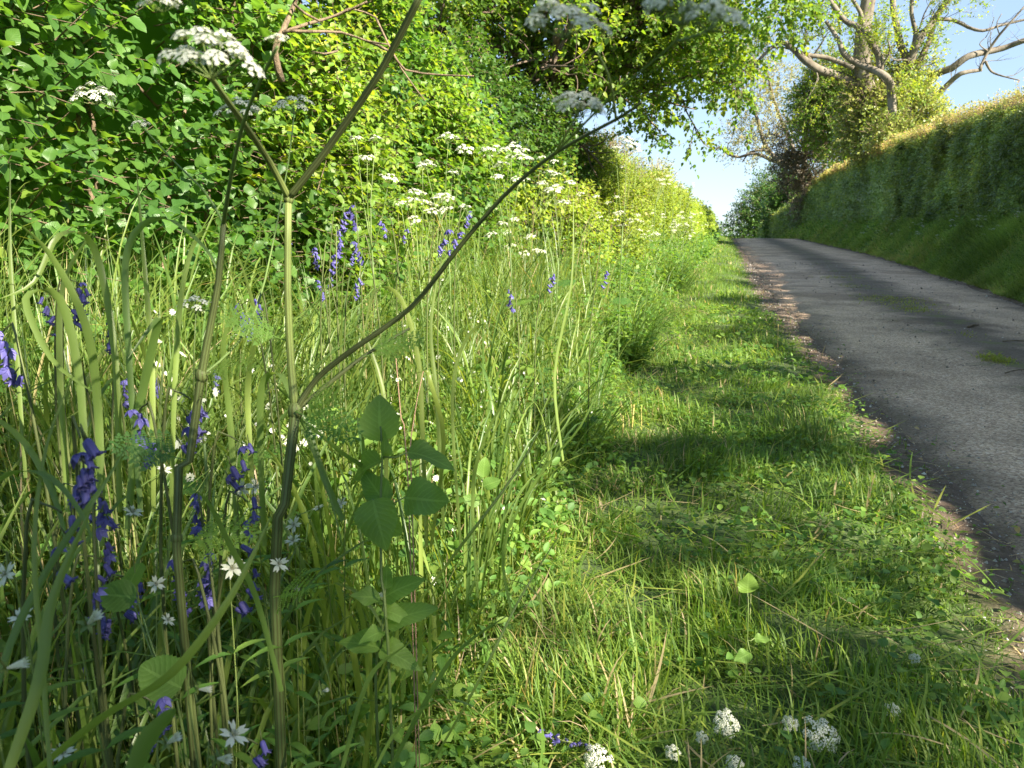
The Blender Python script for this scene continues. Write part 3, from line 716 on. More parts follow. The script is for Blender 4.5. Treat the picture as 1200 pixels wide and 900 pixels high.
def build_spill(y0, y1, off, zt, n, label, seed, sz):
    ym = (y0+y1)/2; c = (float(hL(ym))+off-.2, ym, float(gz(hL(ym), ym)))
    root = empty('low_shrub', c, label, 'shrub'); B = Buf()
    f = lambda y: hL(y)+off*np.sin(np.clip((y-y0)/(y1-y0), 0, 1)*PI)**.6
    tp = lambda y: gz(hL(y), y)+zt*np.sin(np.clip((y-y0)/(y1-y0), .06, .94)*PI)**.5
    hedge_sprays(B, n, y0, y1, f, lambda y: gz(f(y), y)+.1, tp, -1, T_MED, sz, .22, 8, depth=.35, topfrac=.25, lump=.22, seed=seed, sag=.25, tw=.0018, thick=.7)
    B.build('foliage', [M_LIME, M_TWIG], root, origin=c)
    B = Buf()
    for i in range(12):
        y = random.uniform(y0+.3, y1-.3); x = float(f(y))-.3; tube(B, [np.array([x-.1, y, float(gz(x, y))]), np.array([x, y+.05, float(tp(y))*.6]), np.array([x+.05, y, float(tp(y))-.1])], [.012, .008, .004], 5, 0, smoothn=1)
    B.build('stem', [M_TWIG], root, origin=c)
build_spill(6.2, 9.6, .5, 1.35, 900, 'low sunlit lime shrub spilling forward below the dark small-leaved shrub', 220, .045)
build_spill(9.2, 13.5, .4, 1.5, 900, 'sunlit yellow-green shrub bulging to the verge below the overhanging tree', 230, .05)

def build_left_hedge():
    c = (-3.2, 25, float(gz(-3.2, 25)))
    root = empty('hedge', c, 'sunlit yellow-green hedge running along the left verge to the crest', 'hedge')
    top = lambda y: np.interp(y, [10, 14, 20, 26, 36, 44, 60, 72, 95], [2.3, 2.15, 2.1, 2.15, 1.95, 1.9, 1.85, 1.4, -1.5])+.12*np.sin(y*.7)
    z0 = lambda y: gz(hL(y), y)+.1
    sf = lambda y: np.clip(y/16, .8, 5)
    B = Buf()
    hedge_sprays(B, 9000, 10.5, 28, hL, z0, top, -1, T_SML, .055, .2, 7, depth=.3, topfrac=.25, lump=.25, ypow=1.3, seed=90, sizef=sf, tw=.002)
    hedge_sprays(B, 5000, 28, 95, hL, z0, top, -1, T_SML, .045, .2, 6, depth=.3, topfrac=.3, lump=.35, ypow=1.3, seed=94, sizef=sf, twig=False)
    B.build('foliage', [M_LIME, M_TWIG], root, origin=c)
    B = Buf(); core(B, 10.5, 95, hL, lambda y: float(gz(hL(y), y))+.0, lambda y: float(top(y)), 1.4, -1, 0, .35)
    B.build('branches', [M_LIME], root, origin=c)
    # wild shrubs standing out of the hedge line
    for (Y, x, zt, rad, mt, nm, lb) in [(27, -2.75, 3.1, .8, M_PALE, 'thorn_bush', 'spiky thin young bush rising above the left hedge line'), (34, -2.9, 2.7, 1.1, M_HAW, 'round_bush', 'dark round bush in the left hedge just short of the crest'),
                                        (16, -2.45, 2.75, .55, M_PALE, 'elder_bush', 'pale loose bush poking above the left hedge near the hanging twig')]:
        n = 500; v = rand3(n)*rng.random((n, 1))**.4
        zc = zt-rad*1.1
        org = np.array([x-.3, Y, zc])+v*np.array([rad, rad*1.3, rad*1.1])
        B = Buf(); dv = nrm(v+np.array([0, 0, .8])+rand3(n)*.4)
        sprays(B, org, dv, .35*rng.uniform(.6, 1.3, n), 6, T_SML, .05*Y/16, rng.random(n), 0, 1, tw=.004)
        g = float(gz(x-.3, Y)); b = (x-.3, Y, g)
        r2 = empty(nm, b, lb, 'bush')
        B.build('foliage', [mt, M_TWIG], r2, origin=b)
        B = Buf()
        for i in range(9):
            q = np.array([x-.3, Y, zc])+rand3(1)[0]*rad*.7
            tube(B, [np.array(b), (np.array(b)+q)/2+rand3(1)[0]*.1, q], [.03, .02, .008], 5, 0)
        B.build('stem', [M_TWIG], r2, origin=b)
build_left_hedge()

def top_right(y, lumps=True):
    t = np.interp(y, [-6, -2, -1.6, 0, .3, 12, 18, 25, 34, 44, 60, 72, 95], [3.4, 3.4, 3.1, 3.1, 3.42, 3.5, 3.58, 3.92, 4.15, 4.2, 4.15, 3.5, 1.0])
    # taller lumps added nearer the camera to throw shade patches onto the verge
    for c, w, h in [] if not lumps else [(-1.1, .5, .5), (.35, .85, 1.15), (2.6, .75, .85), (5.2, .5, .5), (8.2, 1.0, .8), (12.5, .8, .45), (15.5, .6, .3)]:
        t = t+h*np.exp(-((y-c)/w)**2)
    return t

def build_right_hedge():
    c = (6.0, 30, float(gz(6.0, 30)))
    root = empty('hedge', c, 'tall clipped dark green hedge on the right bank of the lane', 'hedge')
    z0 = lambda y: gz(hR(y), y)-.15
    B = Buf()
    hedge_sprays(B, 13000, 15, 34, hR, z0, top_right, 1, T_SML, .072, .16, 7, depth=.25, topfrac=.16, lump=.2, ypow=1.2, seed=110, sizef=lambda y: np.clip(y/20, .8, 4), tw=.0015, thick=1.2, toplump=.07)
    hedge_sprays(B, 7000, 34, 95, hR, z0, top_right, 1, T_SML, .055, .14, 6, depth=.22, topfrac=.2, lump=.15, ypow=1.3, seed=114, sizef=lambda y: np.clip(y/20, .8, 5), twig=False, thick=1.2, toplump=.08)
    hedge_sprays(B, 6500, -8, 15, hR, z0, top_right, 1, T_SML, .09, .22, 6, depth=.2, topfrac=.45, lump=.12, seed=118, twig=False, thick=1.1, toplump=.12)
    B.build('foliage', [M_RHEDGE, M_TWIG], root, origin=c)
    B = Buf(); core(B, -8, 34, hR, lambda y: float(gz(hR(y), y))-.1, lambda y: float(top_right(y, False)), 1.2, 1, 0, .22)
    core(B, 34, 95, hR, lambda y: float(gz(hR(y), y))-.1, lambda y: float(top_right(y)), 1.2, 1, 0, .22)
    B.build('branches', [M_RHEDGE], root, origin=c)
    # pinkish-gold new shoots along the top
    B = Buf(); n = 8000; y = 14+rng.random(n)**1.2*50
    x = hR(y)+rng.random(n)*1.2; z = top_right(y)+n2(y, y*0, .9, 113)*.07-.04+.1*n2(x, y, 1.5, 5)
    dv = nrm(np.array([-.1, 0, 1.0])+rand3(n)*.35)
    sprays(B, np.stack([x, y, z], 1), dv, rng.uniform(.15, .42, n), 6, T_SML, .05*np.clip(y/20, .8, 3), rng.random(n), 0, 1, tw=.002, sag=.05)
    B.build('young_shoots', [M_SHOOT, M_TWIG], root, origin=c)
build_right_hedge()

# ------------------------------------------------------------------ trees
def grow(B, p, d, L, r, depth, tips, wob=.25, up=.12, mat=0, nchild=(2, 4), shrink=.68, spread=.75, sides=7):
    seg = 5; pts = [p.copy()]; rad = [r]; dd = d.copy()
    for i in range(seg):
        dd = dd+np.array([random.gauss(0, wob), random.gauss(0, wob), random.gauss(0, wob)+up]); dd /= np.linalg.norm(dd)
        pts.append(pts[-1]+dd*L/seg); rad.append(r*(1-.5*(i+1)/seg))
    tube(B, pts, rad, sides if depth > 1 else 4, mat, smoothn=1 if depth > 2 else 0)
    if depth <= 0:
        tips.append((pts[-1], dd)); tips.append((pts[-3], dd)); return
    if depth <= 1: tips.append((pts[3], dd))
    for k in range(random.randint(*nchild)):
        t = random.choice([2, 3, 4, 5]); q = pts[t]
        ax = rand3(1)[0]; nd = dd+ax*spread; nd /= np.linalg.norm(nd)
        grow(B, q, nd, L*shrink*random.uniform(.8, 1.15), rad[t]*.7, depth-1, tips, wob, up, mat, nchild, shrink, spread, sides)

LK = [1.0]
def limb(B, path, Y, r0, r1, mat=0, dy=0.0, sides=8):
    r0 *= LK[0]; r1 *= LK[0]
    n = len(path); pts = [aty(px, py, Y+dy*i/(n-1)+.25*math.sin(i*1.7)*(n > 3)) for i, (px, py) in enumerate(path)]
    rad = np.linspace(r0, r1, n)
    tube(B, pts, rad, sides, mat, smoothn=2, bump=.12); return pts

def leafmass(B, blobs, n, tpl, size, mat=0, tmat=1, L=.5, m=6, up=.3, rndoff=.5, hollow=.45, tw=.006):
    """leafy sprays through several ellipsoids (centre, radii)"""
    w = np.array([r[0]*r[1]+r[1]*r[2]+r[0]*r[2] for _, r in blobs]); w = w/w.sum()
    for (c, r), ww in zip(blobs, w):
        k = int(n*ww); v = rand3(k); q = v*(hollow+(1.08-hollow)*rng.random((k, 1))**.7)
        bump = 1+.22*vnoise(v*1.8+np.array(c), 1.0, 7)[:, None]
        org = np.array(c)+q*np.array(r)*bump
        dv = nrm(v+np.array([0, 0, up])+rand3(k)*.6)
        sprays(B, org, dv, L*rng.uniform(.5, 1.3, k), m, tpl, size, np.clip(rndoff+.2*vnoise(org, .7, 8)+rng.normal(0, .12, k), 0, 1), mat, tmat, tw=tw)

def build_oak():
    b = np.array([-2.75, 10.6, float(gz(-2.75, 10.6))])
    root = empty('oak_tree', b, 'gnarled spreading tree arching over the left verge beside the lane', 'tree')
    B = Buf(); tips = []
    tube(B, [b-np.array([0, 0, .2]), b+np.array([.1, 0, .9]), b+np.array([.3, -.1, 1.8]), b+np.array([.35, .1, 2.6])], [.2, .16, .13, .11], 9, 0, smoothn=1, bump=.15)
    B.build('trunk', [M_BARKD], root, origin=b)
    B = Buf(); st = b+np.array([.35, 0, 1.9])
    mains = [((.3, -1, .22), 2.2, .08), ((-.25, -1, .3), 2.3, .08), ((.8, -.8, .3), 1.9, .08), ((1, .15, .5), 2.0, .09), ((1, -.3, .7), 2.0, .08), ((.6, -1, .55), 2.2, .08), ((.1, -1, .8), 2.2, .08), ((1.0, -.25, .35), 1.55, .085), ((.8, .4, .6), 1.5, .08), ((.1, -1, .55), 1.7, .09), ((-.5, -.8, .7), 1.8, .08), ((.5, -.7, .8), 1.7, .08), ((-.2, .3, 1), 1.8, .1), ((.9, -.9, .45), 1.6, .07), ((.25, .9, .6), 1.5, .07), ((-.8, 0, .8), 1.6, .07), ((.6, .1, 1.2), 1.7, .08), ((.2, -1.2, .25), 1.8, .08), ((.7, -.4, .12), 1.15, .05)]
    for d, L, r in mains:
        d = np.array(d); d /= np.linalg.norm(d)
        grow(B, st+np.array([0, 0, random.uniform(0, .8)]), d, L, r, 3, tips, wob=.22, up=.06, nchild=(3, 4), shrink=.62, spread=.85)
    B.build('limbs', [M_BARKD], root, origin=b)
    P = np.array([t[0] for t in tips]); D = np.array([t[1] for t in tips])
    kp = P[:, 0] < np.interp(P[:, 2], [1.8, 2.6, 3.6, 4.4], [-.3, .2, .7, 1.3]); kp &= P[:, 2] > np.where(P[:, 0] < -1.2, 2.3, 2.0); P = P[kp]; D = D[kp]
    B = Buf(); rep = 3
    rng.shuffle(P[:0])
    P = np.repeat(P, rep, 0)+rng.normal(0, .09, (len(P)*rep, 3)); D = nrm(np.repeat(D, rep, 0)+rand3(len(P))*.9)
    sprays(B, P, D, rng.uniform(.1, .24, len(P)), 7, T_MED, .058, np.clip(rng.normal(.5, .2, len(P)), 0, 1), 0, 1, tw=.0018, wide=1.1)
    Q = lambda px, py, Y2, a, b2, c2: (aty(px, py, Y2), (a, b2, c2))
    leafmass(B, [Q(520, 5, 8.3, 1.0, .9, .6), Q(590, -15, 9.3, 1.2, 1, .8), Q(575, 55, 9.6, .8, .8, .45), Q(660, -10, 9.3, 1.0, 1, .7), Q(655, 70, 9.8, .7, .6, .45), Q(730, 10, 9.3, .9, .9, .75), Q(735, 85, 9.2, .55, .6, .4), Q(790, 40, 9.2, .65, .8, .6), Q(825, 75, 9, .33, .5, .4), Q(850, 0, 9.2, .6, .7, .5), Q(915, 5, 8.8, .5, .7, .32), Q(765, 125, 9.1, .3, .4, .22)],
             3300, T_MED, .056, L=.2, m=7, rndoff=.5, hollow=.12, tw=.002)
    # drooping end hanging into the sky gap
    n = 46; t = rng.random(n)
    pth = [aty(735, 118, 9), aty(760, 140, 9), aty(775, 158, 9), aty(765, 172, 9)]
    pp = np.array([aty(735+40*a+rng.normal(0, 10), 122+48*a+rng.normal(0, 8), 9+rng.normal(0, .12)) for a in t])
    sprays(B, pp, nrm(rand3(n)+np.array([.3, 0, -.3])), .12, 6, T_MED, .05, rng.random(n), 0, 1, tw=.0015)
    B.build('crown', [M_OAK, M_TWIG], root, origin=b)
    B = Buf(); tube(B, [aty(690, 108, 9.6), aty(715, 112, 9.2)]+pth, [.022, .018, .014, .011, .008, .004], 6, 0, smoothn=1)
    tube(B, [aty(700, 108, 9.4), aty(745, 105, 9.2), aty(790, 122, 9), aty(815, 128, 9)], [.018, .013, .01, .005], 6, 0, smoothn=1)
    B.build('hanging_twig', [M_TWIG], root, origin=b)
    # ivy round the trunk
    B = Buf(); n = 900; a = rng.random(n)*2*PI; h = rng.random(n)*2.5
    P = b+np.stack([.1+.12*h+np.cos(a)*(.2+.1*rng.random(n)), np.sin(a)*.25, h], 1)
    dv = nrm(np.stack([np.cos(a), np.sin(a), rng.normal(-.2, .3, n)], 1))
    scatter(B, T_MED, P, nrm(dv*.5+np.array([0, 0, -.7])+rand3(n)*.4), dv, .06*rng.uniform(.6, 1.2, n), rng.random(n))
    B.build('ivy', [M_IVY], root, origin=b)
build_oak()

def build_ivy_tree():
    Y = 42.0; K = Y/33; LK[0] = K*.62
    b = np.array([6.7, Y, float(gz(6.7, Y))])
    root = empty('ash_tree', b, 'big old tree with thick bare grey limbs and an ivy-clad base', 'tree')
    B = Buf()
    tube(B, [b-np.array([0, 0, .3]), aty(1042, 190, Y), aty(1022, 130, Y), aty(1010, 70, Y), aty(1014, 20, Y), aty(1024, -40, Y), aty(1030, -120, Y)], [.6, .52, .45, .38, .33, .29, .22], 12, 0, smoothn=2, bump=.1)
    B.build('trunk', [M_BARKG], root, origin=b)
    B = Buf()
    P = []
    P += limb(B, [(1046, 138), (1045, 115), (1043, 98), (1034, 87), (1018, 80), (1002, 73), (988, 62), (984, 50), (975, 35), (968, 25)], Y-3.2, .24, .1)
    P += limb(B, [(1031, 84), (1030, 66), (1022, 52), (1015, 38), (1003, 30), (990, 24), (975, 4), (966, -12)], Y-3.1, .2, .12)
    P += limb(B, [(1012, 32), (1008, 14), (996, -5)], Y-.6, .13, .1)
    P += limb(B, [(1052, 130), (1060, 98), (1068, 68), (1078, 45), (1090, 30), (1102, 12), (1120, -10)], Y+.5, .3, .14)
    P += limb(B, [(1066, 72), (1056, 55), (1052, 35), (1047, 12), (1046, -15)], Y+.4, .24, .16)
    P += limb(B, [(1068, 62), (1073, 40), (1068, 15), (1070, -12)], Y+.6, .15, .1)
    P += limb(B, [(1076, 75), (1090, 45), (1095, 22), (1110, 0), (1118, -15)], Y+1, .2, .12)
    P += limb(B, [(1020, 110), (990, 92), (965, 84), (945, 72), (930, 58), (918, 50), (905, 55), (880, 80)], Y, .34, .06, dy=-1)
    P += limb(B, [(1000, 80), (970, 68), (945, 64), (925, 55)], Y-.3, .16, .1)
    P2 = []
    P2 += limb(B, [(1075, 118), (1092, 90), (1115, 80), (1135, 66), (1160, 60), (1180, 55), (1205, 46), (1240, 40)], Y+1, .24, .13)
    P2 += limb(B, [(1078, 135), (1098, 112), (1118, 92), (1130, 85), (1150, 82)], Y+.6, .2, .1)
    P2 += limb(B, [(1148, 82), (1158, 60), (1172, 40), (1188, 22), (1205, 2)], Y+.6, .1, .04)
    P2 += limb(B, [(1098, 22), (1118, 24), (1135, 32), (1152, 36), (1172, 30), (1205, 22)], Y+1, .12, .06)
    P2 += limb(B, [(1155, 72), (1162, 84), (1178, 90), (1195, 94)], Y+.6, .08, .03)
    P2 += limb(B, [(1158, 60), (1148, 52), (1155, 44)], Y+.6, .04, .02)
    P2 += limb(B, [(1172, 42), (1168, 28), (1174, 16)], Y+.6, .035, .02)
    B.build('limbs', [M_BARKG], root, origin=b)
    B = Buf(); tips = []
    for p in P[4::6]:
        for _ in range(2):
            d = rand3(1)[0]+np.array([0, -.2, .5]); d /= np.linalg.norm(d)
            grow(B, np.array(p), d, 1.2*K, .04*K, 2, tips, wob=.25, up=.1, nchild=(2, 3), sides=4)
    for p in P2[2::2]:
        d = rand3(1)[0]+np.array([.4, 0, .4]); d /= np.linalg.norm(d)
        grow(B, np.array(p), d, .75*K, .016*K, 1, [], wob=.25, up=.1, nchild=(2, 3), sides=4)
    for px, py in [(960, -10), (1000, -20), (1040, -30), (1060, -20), (900, 20), (930, 40), (985, 20), (950, 60)]:
        grow(B, aty(px, py+20, Y+random.uniform(-1, 1)), np.array([random.uniform(-.4, .4), -.1, .6]), 1.3*K, .05*K, 2, tips, nchild=(2, 4), sides=4)
    B.build('fine_branches', [M_BARKG], root, origin=b)
    tp = np.array([t[0] for t in tips]); td = np.array([t[1] for t in tips]); kp = rng.random(len(tp)) < .9; tp = tp[kp]; td = td[kp]
    B = Buf(); sprays(B, np.repeat(tp, 5, 0)+rng.normal(0, .3, (len(tp)*5, 3)), nrm(np.repeat(td, 5, 0)+rand3(len(tp)*5)*.8), .45, 7, T_SML, .13, np.clip(rng.normal(.75, .2, len(tp)*5), 0, 1), 0, 1, tw=.004)
    B.build('crown', [M_OAK, M_TWIG], root, origin=b)
    B = Buf()
    def bl(px, py, dY, rx, rz, ry=None): return (aty(px, py, Y+dY), (rx*K, (ry or rx)*K, rz*K))
    leafmass(B, [bl(1030, 128, 0, 1.3, 1.1), bl(1062, 138, 0, 1.4, 1.0), bl(1090, 158, .4, 1.1, .8), bl(1046, 158, -3.2, .8, .7), bl(1062, 95, .9, .45, .9), bl(1076, 118, .6, .6, .8), bl(1020, 160, 0, 1.2, .9),
                 bl(1035, 90, .6, .8, .8), bl(1012, 105, .6, .8, .9), bl(1018, 60, .4, .35, .7), bl(1082, 85, 1, .35, .6)], 5200, T_SML, .15, L=.5, rndoff=.6, hollow=.3, tw=.008)
    B.build('ivy', [M_IVY, M_TWIG], root, origin=b)
build_ivy_tree()

def build_far_right():
    Y = 80.0; K = Y/46; LK[0] = K
    b = np.array([5.9, Y, float(gz(5.9, Y))])
    root = empty('thorn_tree', b, 'open lacy tree with thin pale leaves leaning left over the crest', 'tree')
    B = Buf(); P = []
    P += limb(B, [(945, 235), (938, 205), (925, 195), (912, 188), (900, 175), (893, 160), (888, 140), (878, 120), (868, 95)], Y, .2, .05)
    P += limb(B, [(925, 195), (905, 188), (892, 182), (880, 180), (866, 184), (852, 180), (843, 172), (836, 180)], Y, .12, .03)
    P += limb(B, [(900, 176), (880, 178), (870, 190)], Y, .08, .03)
    P += limb(B, [(935, 200), (928, 170), (915, 140), (905, 110), (898, 80)], Y+1, .15, .04)
    P += limb(B, [(940, 205), (945, 170), (940, 130), (930, 95)], Y+1.5, .15, .05)
    B.build('trunk', [M_BARKG], root, origin=b)
    B = Buf(); tips = []
    for p in P[5::3]:
        if p[2] < 6: continue
        d = rand3(1)[0]+np.array([-.35, 0, .35]); d /= np.linalg.norm(d)
        grow(B, np.array(p), d, 1.35*K, .035*K, 2, tips, wob=.3, up=.04, nchild=(2, 3), sides=4)
    B.build('fine_branches', [M_BARKG], root, origin=b)
    tp = np.array([t[0] for t in tips]); td = np.array([t[1] for t in tips])
    B = Buf(); k = len(tp)*2
    sprays(B, np.repeat(tp, 2, 0)+rng.normal(0, .25, (k, 3))*K, nrm(np.repeat(td, 2, 0)+rand3(k)), .45, 6, T_SML, .19, rng.random(k), 0, 1, tw=.006)
    Q = lambda px, py, a, b2, c2: (aty(px, py, Y), (a, b2, c2))
    leafmass(B, [Q(885, 110, 3.6, 3, 4.2), Q(870, 165, 3.2, 3, 2.2), Q(915, 90, 3.5, 3, 4), Q(905, 150, 3.6, 3, 3), Q(870, 60, 3, 3, 3)], 1500, T_SML, .2, L=.7, m=6, hollow=.1, tw=.012)
    B.build('crown', [M_PALE, M_TWIG], root, origin=b)
    def bush(name, lb, blobs, n, mt, size, b, L=.4):
        r = empty(name, b, lb, 'bush'); B = Buf(); leafmass(B, blobs, n, T_SML, size, L=L, tw=.01); B.build('foliage', [mt, M_TWIG], r, origin=b)
        B = Buf()
        for i in range(10):
            c, rr = random.choice(blobs); q = np.array(c)+rand3(1)[0]*np.array(rr)*.6
            tube(B, [np.array(b)-np.array([0, 0, .2]), (np.array(b)+q)/2+rand3(1)[0]*.15, q], [.08, .05, .02], 5, 0)
        B.build('stem', [M_BARKD], r, origin=b)
    Y3 = 64.; k3 = Y3/33; b3 = np.array([7.4, Y3, float(gz(7.4, Y3))])
    r3 = empty('field_tree', b3, 'fresh green leafy tree filling the space behind the hedge left of the ivy-clad trunk', 'tree')
    B = Buf(); q3 = lambda px, py, a, c3: (aty(px, py, Y3+random.uniform(-1, 1)), (a*k3, a*k3, c3*k3))
    leafmass(B, [q3(985, 120, 1.0, 1.0), q3(965, 100, .8, .7), q3(960, 140, .9, .9), q3(990, 160, 1.1, .9), q3(1005, 95, .7, .7), q3(945, 120, .6, .6), q3(975, 75, .6, .5)], 4200, T_SML, .2, L=.8, rndoff=.55, hollow=.3, tw=.012)
    B.build('crown', [M_OAK, M_TWIG], r3, origin=b3)
    B = Buf(); top3 = aty(985, 125, Y3); tube(B, [b3, (b3+top3)/2+np.array([.3, 0, 0]), top3], [.4, .3, .12], 8, 0, smoothn=1); B.build('trunk', [M_BARKG], r3, origin=b3)
    Yb = 68.; q = Yb/40
    bb = (6.6, Yb, float(gz(6.6, Yb)))
    bush('copper_bush', 'dull purplish-brown bush between the ivy tree and the lacy tree', [(aty(935, 165, Yb), (1.1*q, q, 1.1*q)), (aty(950, 195, Yb), (1.3*q, q, q)), (aty(925, 200, Yb), (.7*q, .8*q, .8*q)), (aty(965, 150, Yb), (.9*q, .8*q, 1.2*q)), (aty(955, 230, Yb), (1.1*q, q, 1.2*q))], 2400, M_COPPER, .2, bb, .6)
    for px, py, Y2, rr, lb in [(890, 245, 106, 3.6, 'round green bush at the end of the lane on the crest'), (908, 222, 114, 4.0, 'taller green bush rising behind the round one at the crest'), (925, 235, 88, 2.0, 'pale green bush at the far end of the right hedge')]:
        c = aty(px, py, Y2); g = float(gz(c[0]+.5, Y2)); bb = (float(c[0])+.5, Y2, g)
        bl = [(c, (rr*.8, rr*.8, rr*.8)), (c+np.array([rr*.5, 0, rr*.2]), (rr*.8, rr*.7, rr*.8)), (c+np.array([-rr*.3, 0, -rr*.7]), (rr*.9, rr*.8, rr*.8)), (c+np.array([rr*.4, 0, -rr*.9]), (rr, rr*.8, rr*.9)), (np.array([c[0], Y2, g+rr*.5]), (rr, rr, rr*.7))]
        bush('green_bush', lb, bl, 3000, M_HAW, .3, bb, L=.7)
    # far wood closing the view beyond the crest
    B = Buf(); bl = []
    for i in range(26):
        x = -34+i*2.6+random.uniform(-1, 1); y = 150+random.uniform(-8, 8); g = float(gz(x, y)); h = random.uniform(.0, .8)-g
        bl.append((np.array([x, y, g+h*.5-.3]), (2.4, 2.4, h*.52)))
    leafmass(B, bl, 9000, T_SML, .55, L=1.0, m=4)
    tag(B.build('distant_trees', [M_HAW, M_TWIG]), 'low line of far trees just beyond the crest', 'trees', kind='stuff')
build_far_right()

# unseen tree added right, behind the camera, to shade the near left plants
def build_shade_tree():
    b = np.array([6.0, -2.75, float(gz(6.0, -2.75))])
    root = empty('unseen_shade_tree', b, 'unseen tree added in the right hedge behind the viewer for shade', 'tree')
    B = Buf(); tube(B, [b, b+np.array([0, .1, 2]), b+np.array([-.1, .2, 4.5]), b+np.array([0, .3, 6])], [.12, .1, .06, .03], 8, 0, smoothn=1); B.build('trunk', [M_BARKG], root, origin=b)
    B = Buf()
    leafmass(B, [(b+np.array([-.3, .35, 3.2]), (.9, .9, .9)), (b+np.array([-.1, .0, 4.3]), (.9, .95, .9)), (b+np.array([0, -.9, 3.8]), (.8, .7, 1.1))], 1000, T_SML, .1, L=.35, tw=.004)
    B.build('crown', [M_OAK, M_TWIG], root, origin=b)
build_shade_tree()
# ------------------------------------------------------------------ herb templates
def fern_tpl():
    V = []; T = []; UV = []
    def leaflet(p, d, s):
        d = d/np.linalg.norm(d); x = np.array([d[1], -d[0], 0]); b = len(V)
        for c, u in ((p, (0, 0)), (p+d*s*.45-x*s*.3, (-1, .4)), (p+d*s*.45+x*s*.3, (1, .4)), (p+d*s*.72-x*s*.12+np.array([0, 0, -.02*s]), (-.5, .7)), (p+d*s+np.array([0, 0, -.12*s]), (0, 1))):
            V.append(c); UV.append(u)
        T.extend([(b, b+2, b+1), (b+1, b+2, b+3), (b+2, b+4, b+3)])
    n = 7
    for i in range(n):
        t = .25+.75*i/n; l = .42*(1-t)**.8+.04; z = -.25*t*t
        for s in (-1, 1):
            p0 = np.array([0, t, z]); d = np.array([s*.85, .5, -.1]); d /= np.linalg.norm(d); m = max(2, int(l*24))
            for j in range(m):
                q = p0+d*l*(j+.6)/m; ll = (.07*(1-.6*j/m)+.012)*random.uniform(.8, 1.2)
                a = np.array([-d[1]*1.0, d[0]*1.0, 0])
                leaflet(q, d*.6+a*.9, ll); leaflet(q, d*.6-a*.9, ll)
            leaflet(p0+d*l*.95, d, .09)
            b = len(V); w = np.array([.006, .006, 0])
            V.extend([p0-w*s, p0+w*s, p0+d*l]); UV.extend([(0, 0)]*3); T.append((b, b+1, b+2))
    b = len(V); V.extend([np.array([-.01, 0, 0]), np.array([.01, 0, 0]), np.array([0, 1, -.25])]); UV.extend([(0, 0)]*3); T.append((b, b+1, b+2))
    leaflet(np.array([0, .95, -.23]), np.array([0, 1, -.3]), .1)
    return np.array(V), np.array(T), np.zeros((0, 4), int), np.array(UV, float)
T_FERN = fern_tpl()
T_SERR = leaf_tpl(26, lambda v: .37*math.sin(PI*v**.62)**.8, .1, .22, .12, .045)
SERRS = [leaf_tpl(26, lambda v: .37*math.sin(PI*v**.62)**.8, f_, d_, w_, .045) for f_, d_, w_ in ((.1, .22, .12), (.3, .5, .3), (.2, -.1, .35), (.35, .35, .2))]
T_RSERR = leaf_tpl(24, lambda v: .43*math.sin(PI*v**.72)**.62, .06, .12, .12, .04)
PET = (np.array([(0, 0, 0), (-.38, .5, .05), (0, .45, 0), (.38, .5, .05), (-.34, .95, -.05), (.34, .95, -.05), (0, .72, .02)], float), np.array([(0, 2, 1), (0, 3, 2), (1, 2, 6), (1, 6, 4), (2, 3, 6), (3, 5, 6)]), np.zeros((0, 4), int), np.array([(0, 0)]*7, float))
LOBE = (np.array([(-.05, 0, 0), (.05, 0, 0), (-.13, .6, .07), (.13, .6, .07), (0, 1, .0), (0, .6, .1)], float), np.array([(2, 5, 4), (5, 3, 4), (0, 5, 2), (0, 1, 5), (1, 3, 5)]), np.zeros((0, 4), int), np.array([(0, 0)]*6, float))

def umbel(B, B2, hub, axis, Rr, rays=11, florets=13, petals=True, flat=.35, fill=1.0):
    """compound umbel: thin rays ending in little domes of white florets. mats: 0 petal, 1 stem"""
    axis = axis/np.linalg.norm(axis); u = np.cross(axis, [.3, .8, .1]); u /= np.linalg.norm(u); v = np.cross(axis, u)
    C = []; A = []
    for i in range(rays):
        rr = math.sqrt((i+.6)/rays); a = i*2.39996+random.uniform(-.2, .2)
        off = (u*math.cos(a)+v*math.sin(a))*rr*Rr*random.uniform(.85, 1.1)+axis*Rr*(.75-flat*rr*rr)*random.uniform(.8, 1.25)
        C.append(hub+off); A.append(off/np.linalg.norm(off)*.5+axis*.6)
    C = np.array(C); A = nrm(np.array(A))
    twigs(B, np.repeat(hub[None], rays, 0), C-A*Rr*.06, Rr*.018, Rr*.011, .7, 0)
    P = []; D = []; r = Rr*.26*fill
    for c, a in zip(C, A):
        U = np.cross(a, [.2, .7, .5]); U /= np.linalg.norm(U); W = np.cross(a, U)
        for j in range(florets):
            q = math.sqrt((j+.4)/florets); t = j*2.39996+random.random()*.5
            o = (U*math.cos(t)+W*math.sin(t))*q*r+a*r*(.55-.45*q*q)*random.uniform(.8, 1.2)
            P.append(c+o); D.append(o/np.linalg.norm(o)*.5+a*.7+rand3(1)[0]*.2)
    P = np.array(P); D = nrm(np.array(D)); k = len(P)
    twigs(B, np.repeat(C-A*Rr*.06, florets, 0), P, Rr*.006, Rr*.005, .8, 0)
    fs = r*(.33 if florets < 14 else .25)
    U = nrm(np.cross(D, rand3(k))); W = np.cross(D, U); rn = rng.random(k)
    if petals:
        for j in range(5):
            t = j*2*PI/5
            scatter(B2, PET, P, nrm(U*math.cos(t)+W*math.sin(t)+D*.18), D, fs*rng.uniform(.8, 1.25, k), rn, 0)
    else:
        for j in range(3):
            t = j*2*PI/3
            scatter(B2, T_SML, P, nrm(U*math.cos(t)+W*math.sin(t)+D*.25), D, fs*1.7, rn, 0, 1.4)

